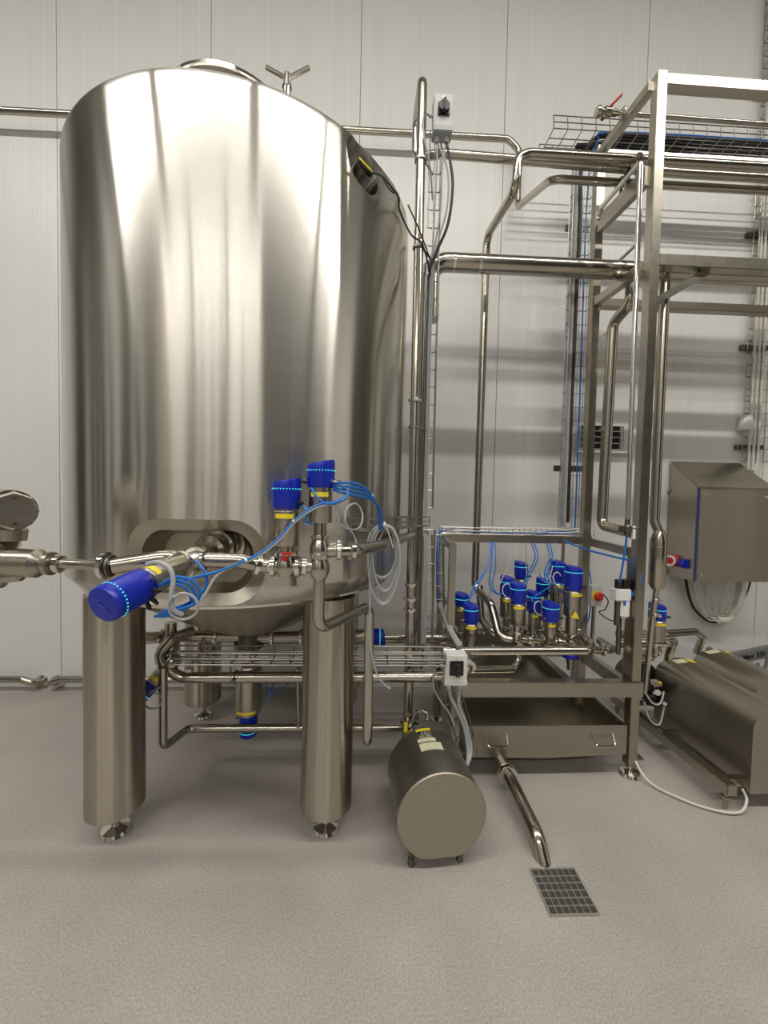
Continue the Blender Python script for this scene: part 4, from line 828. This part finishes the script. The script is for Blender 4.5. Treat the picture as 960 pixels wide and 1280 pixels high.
# sensor cables
sp0 = se+fn*.14+fx*.05
hose('black sensor cable swinging from the tank shoulder pocket to the riser', [sp0, sp0+fn*.02+fx*.02-fy*.02, ph+fn*.03+fx*.07-fy*.06, ph+fn*.03+fx*.15-fy*.10, (.125, 1.93, 2.985), (.20, 2.10, 2.985), (.27, 2.17, 2.98), (.335, 2.28, 2.88)], .0045, 'rubber', 'sensor_cable', None, 'cable')
c = ph+fn*.02+fx*.13-fy*.03
hose('thin black cable ring hanging in the tank shoulder pocket', [c+fx*(.035*math.cos(a))+fy*(.045*math.sin(a)) for a in [2*PI*k/10 for k in range(11)]], .0035, 'rubber', 'sensor_cable', None, 'cable')
hose('second thin black cable stretched from the tank shoulder to the narrow tray', [(.175, 2.05, 3.10), (.25, 2.15, 3.04), (.33, 2.27, 2.96)], .004, 'rubber', 'sensor_cable', None, 'cable')
# hoses under the tank
hose('thin grey cable ring hanging beside the tilted valve', [(-1.12, 2.0, .60), (-1.06, 1.99, .60), (-1.02, 1.99, .565), (-1.04, 1.99, .52), (-1.09, 1.99, .52), (-1.11, 1.99, .56), (-1.07, 1.99, .60), (-1.03, 2.0, .62)], .004, 'gcable', 'thin_cable', None, 'cable')
hose('thin blue line looping behind the upside-down valve', [(-.60, 2.30, .37), (-.56, 2.31, .42), (-.54, 2.32, .53), (-.57, 2.32, .55), (-.58, 2.31, .47), (-.54, 2.31, .43), (-.45, 2.34, .48), (-.38, 2.4, .56)], .0035, 'hose', 'air_hose')
# ------------------------------------------------------------------ hoses over the manifold valves
HB = 'blue air lines hanging over the manifold valves'
def hh(pts): hose('blue air line hanging from the skid crossbar to a manifold valve', pts, .0045, 'hose', 'air_hose', HB)
for k in range(2):
    hh([(.86+.012*k, 2.69, 1.31), (.82, 2.60, 1.17), (.70+.02*k, 2.50, 1.04), (.66, 2.46, .96)])
    hh([(.88+.015*k, 2.69, 1.31), (.84+.03*k, 2.60, 1.15), (.82+.02*k, 2.56, 1.04), (.86+.01*k, 2.54, .985), (.91, 2.54, .985)])
    hh([(1.15+.02*k, 2.69, 1.31), (1.14+.02*k, 2.60, 1.22), (1.08+.02*k, 2.58, 1.10), (1.02+.02*k, 2.52, 1.03)])
    hh([(1.26+.02*k, 2.69, 1.31), (1.24+.02*k, 2.60, 1.22), (1.19+.02*k, 2.56, 1.12), (1.20+.02*k, 2.52, 1.06)])
for k, (x0, x1, z1) in enumerate(((1.16, 1.27, 1.05), (1.22, 1.10, .95), (1.20, 1.31, .98))): hh([(x0, 2.58, 1.12), (x0+.02, 2.52, 1.07), (x1-.02, 2.48, z1+.02), (x1, 2.46, z1)])
hh([(1.55, 2.74, 1.30), (1.57, 2.66, 1.05), (1.56, 2.64, .85), (1.52, 2.62, .72)])
GB = 'grey sensor cables hanging over the manifold valves'
for p in ([(1.00, 2.69, 1.31), (.97, 2.6, 1.2), (.90, 2.55, 1.08), (.87, 2.54, 1.02)], [(1.11, 2.69, 1.31), (1.11, 2.66, 1.1), (1.10, 2.64, .9), (1.10, 2.62, .75)], [(1.32, 2.69, 1.31), (1.27, 2.6, 1.2), (1.22, 2.54, 1.1), (1.22, 2.52, 1.07)]):
    hose('grey sensor cable hanging from the skid crossbar among the blue lines', p, .0045, 'gcable', 'sensor_cable', GB, 'cable')
for c in ((.905, 2.50, 1.02), (1.235, 2.50, 1.10), (1.10, 2.46, .92)):
    c = V(c)
    hose('small white cable curl on a manifold valve head', [c+V((.035*math.cos(a)+.01*a*.3, -.008*a, .042*math.sin(a))) for a in [.4+k*.55 for k in range(11)]], .0033, 'wcable', 'sensor_cable', 'white cable curls on the manifold', 'cable')
for x, y, z, rr3 in ((1.245, 2.40, .93, .05),):
    o = build(MB().prism([(0, 0), (.05, 0), (.025, .045)], (1.262, 2.338, .89), (.8, -.5, 0), UP, (.001, .0015, 0)), 'warning_triangle', 'yellow', at=(1.27, 2.33, .89), smooth=0); tag(o, 'yellow warning triangle sign on the tallest manifold valve', 'sign')
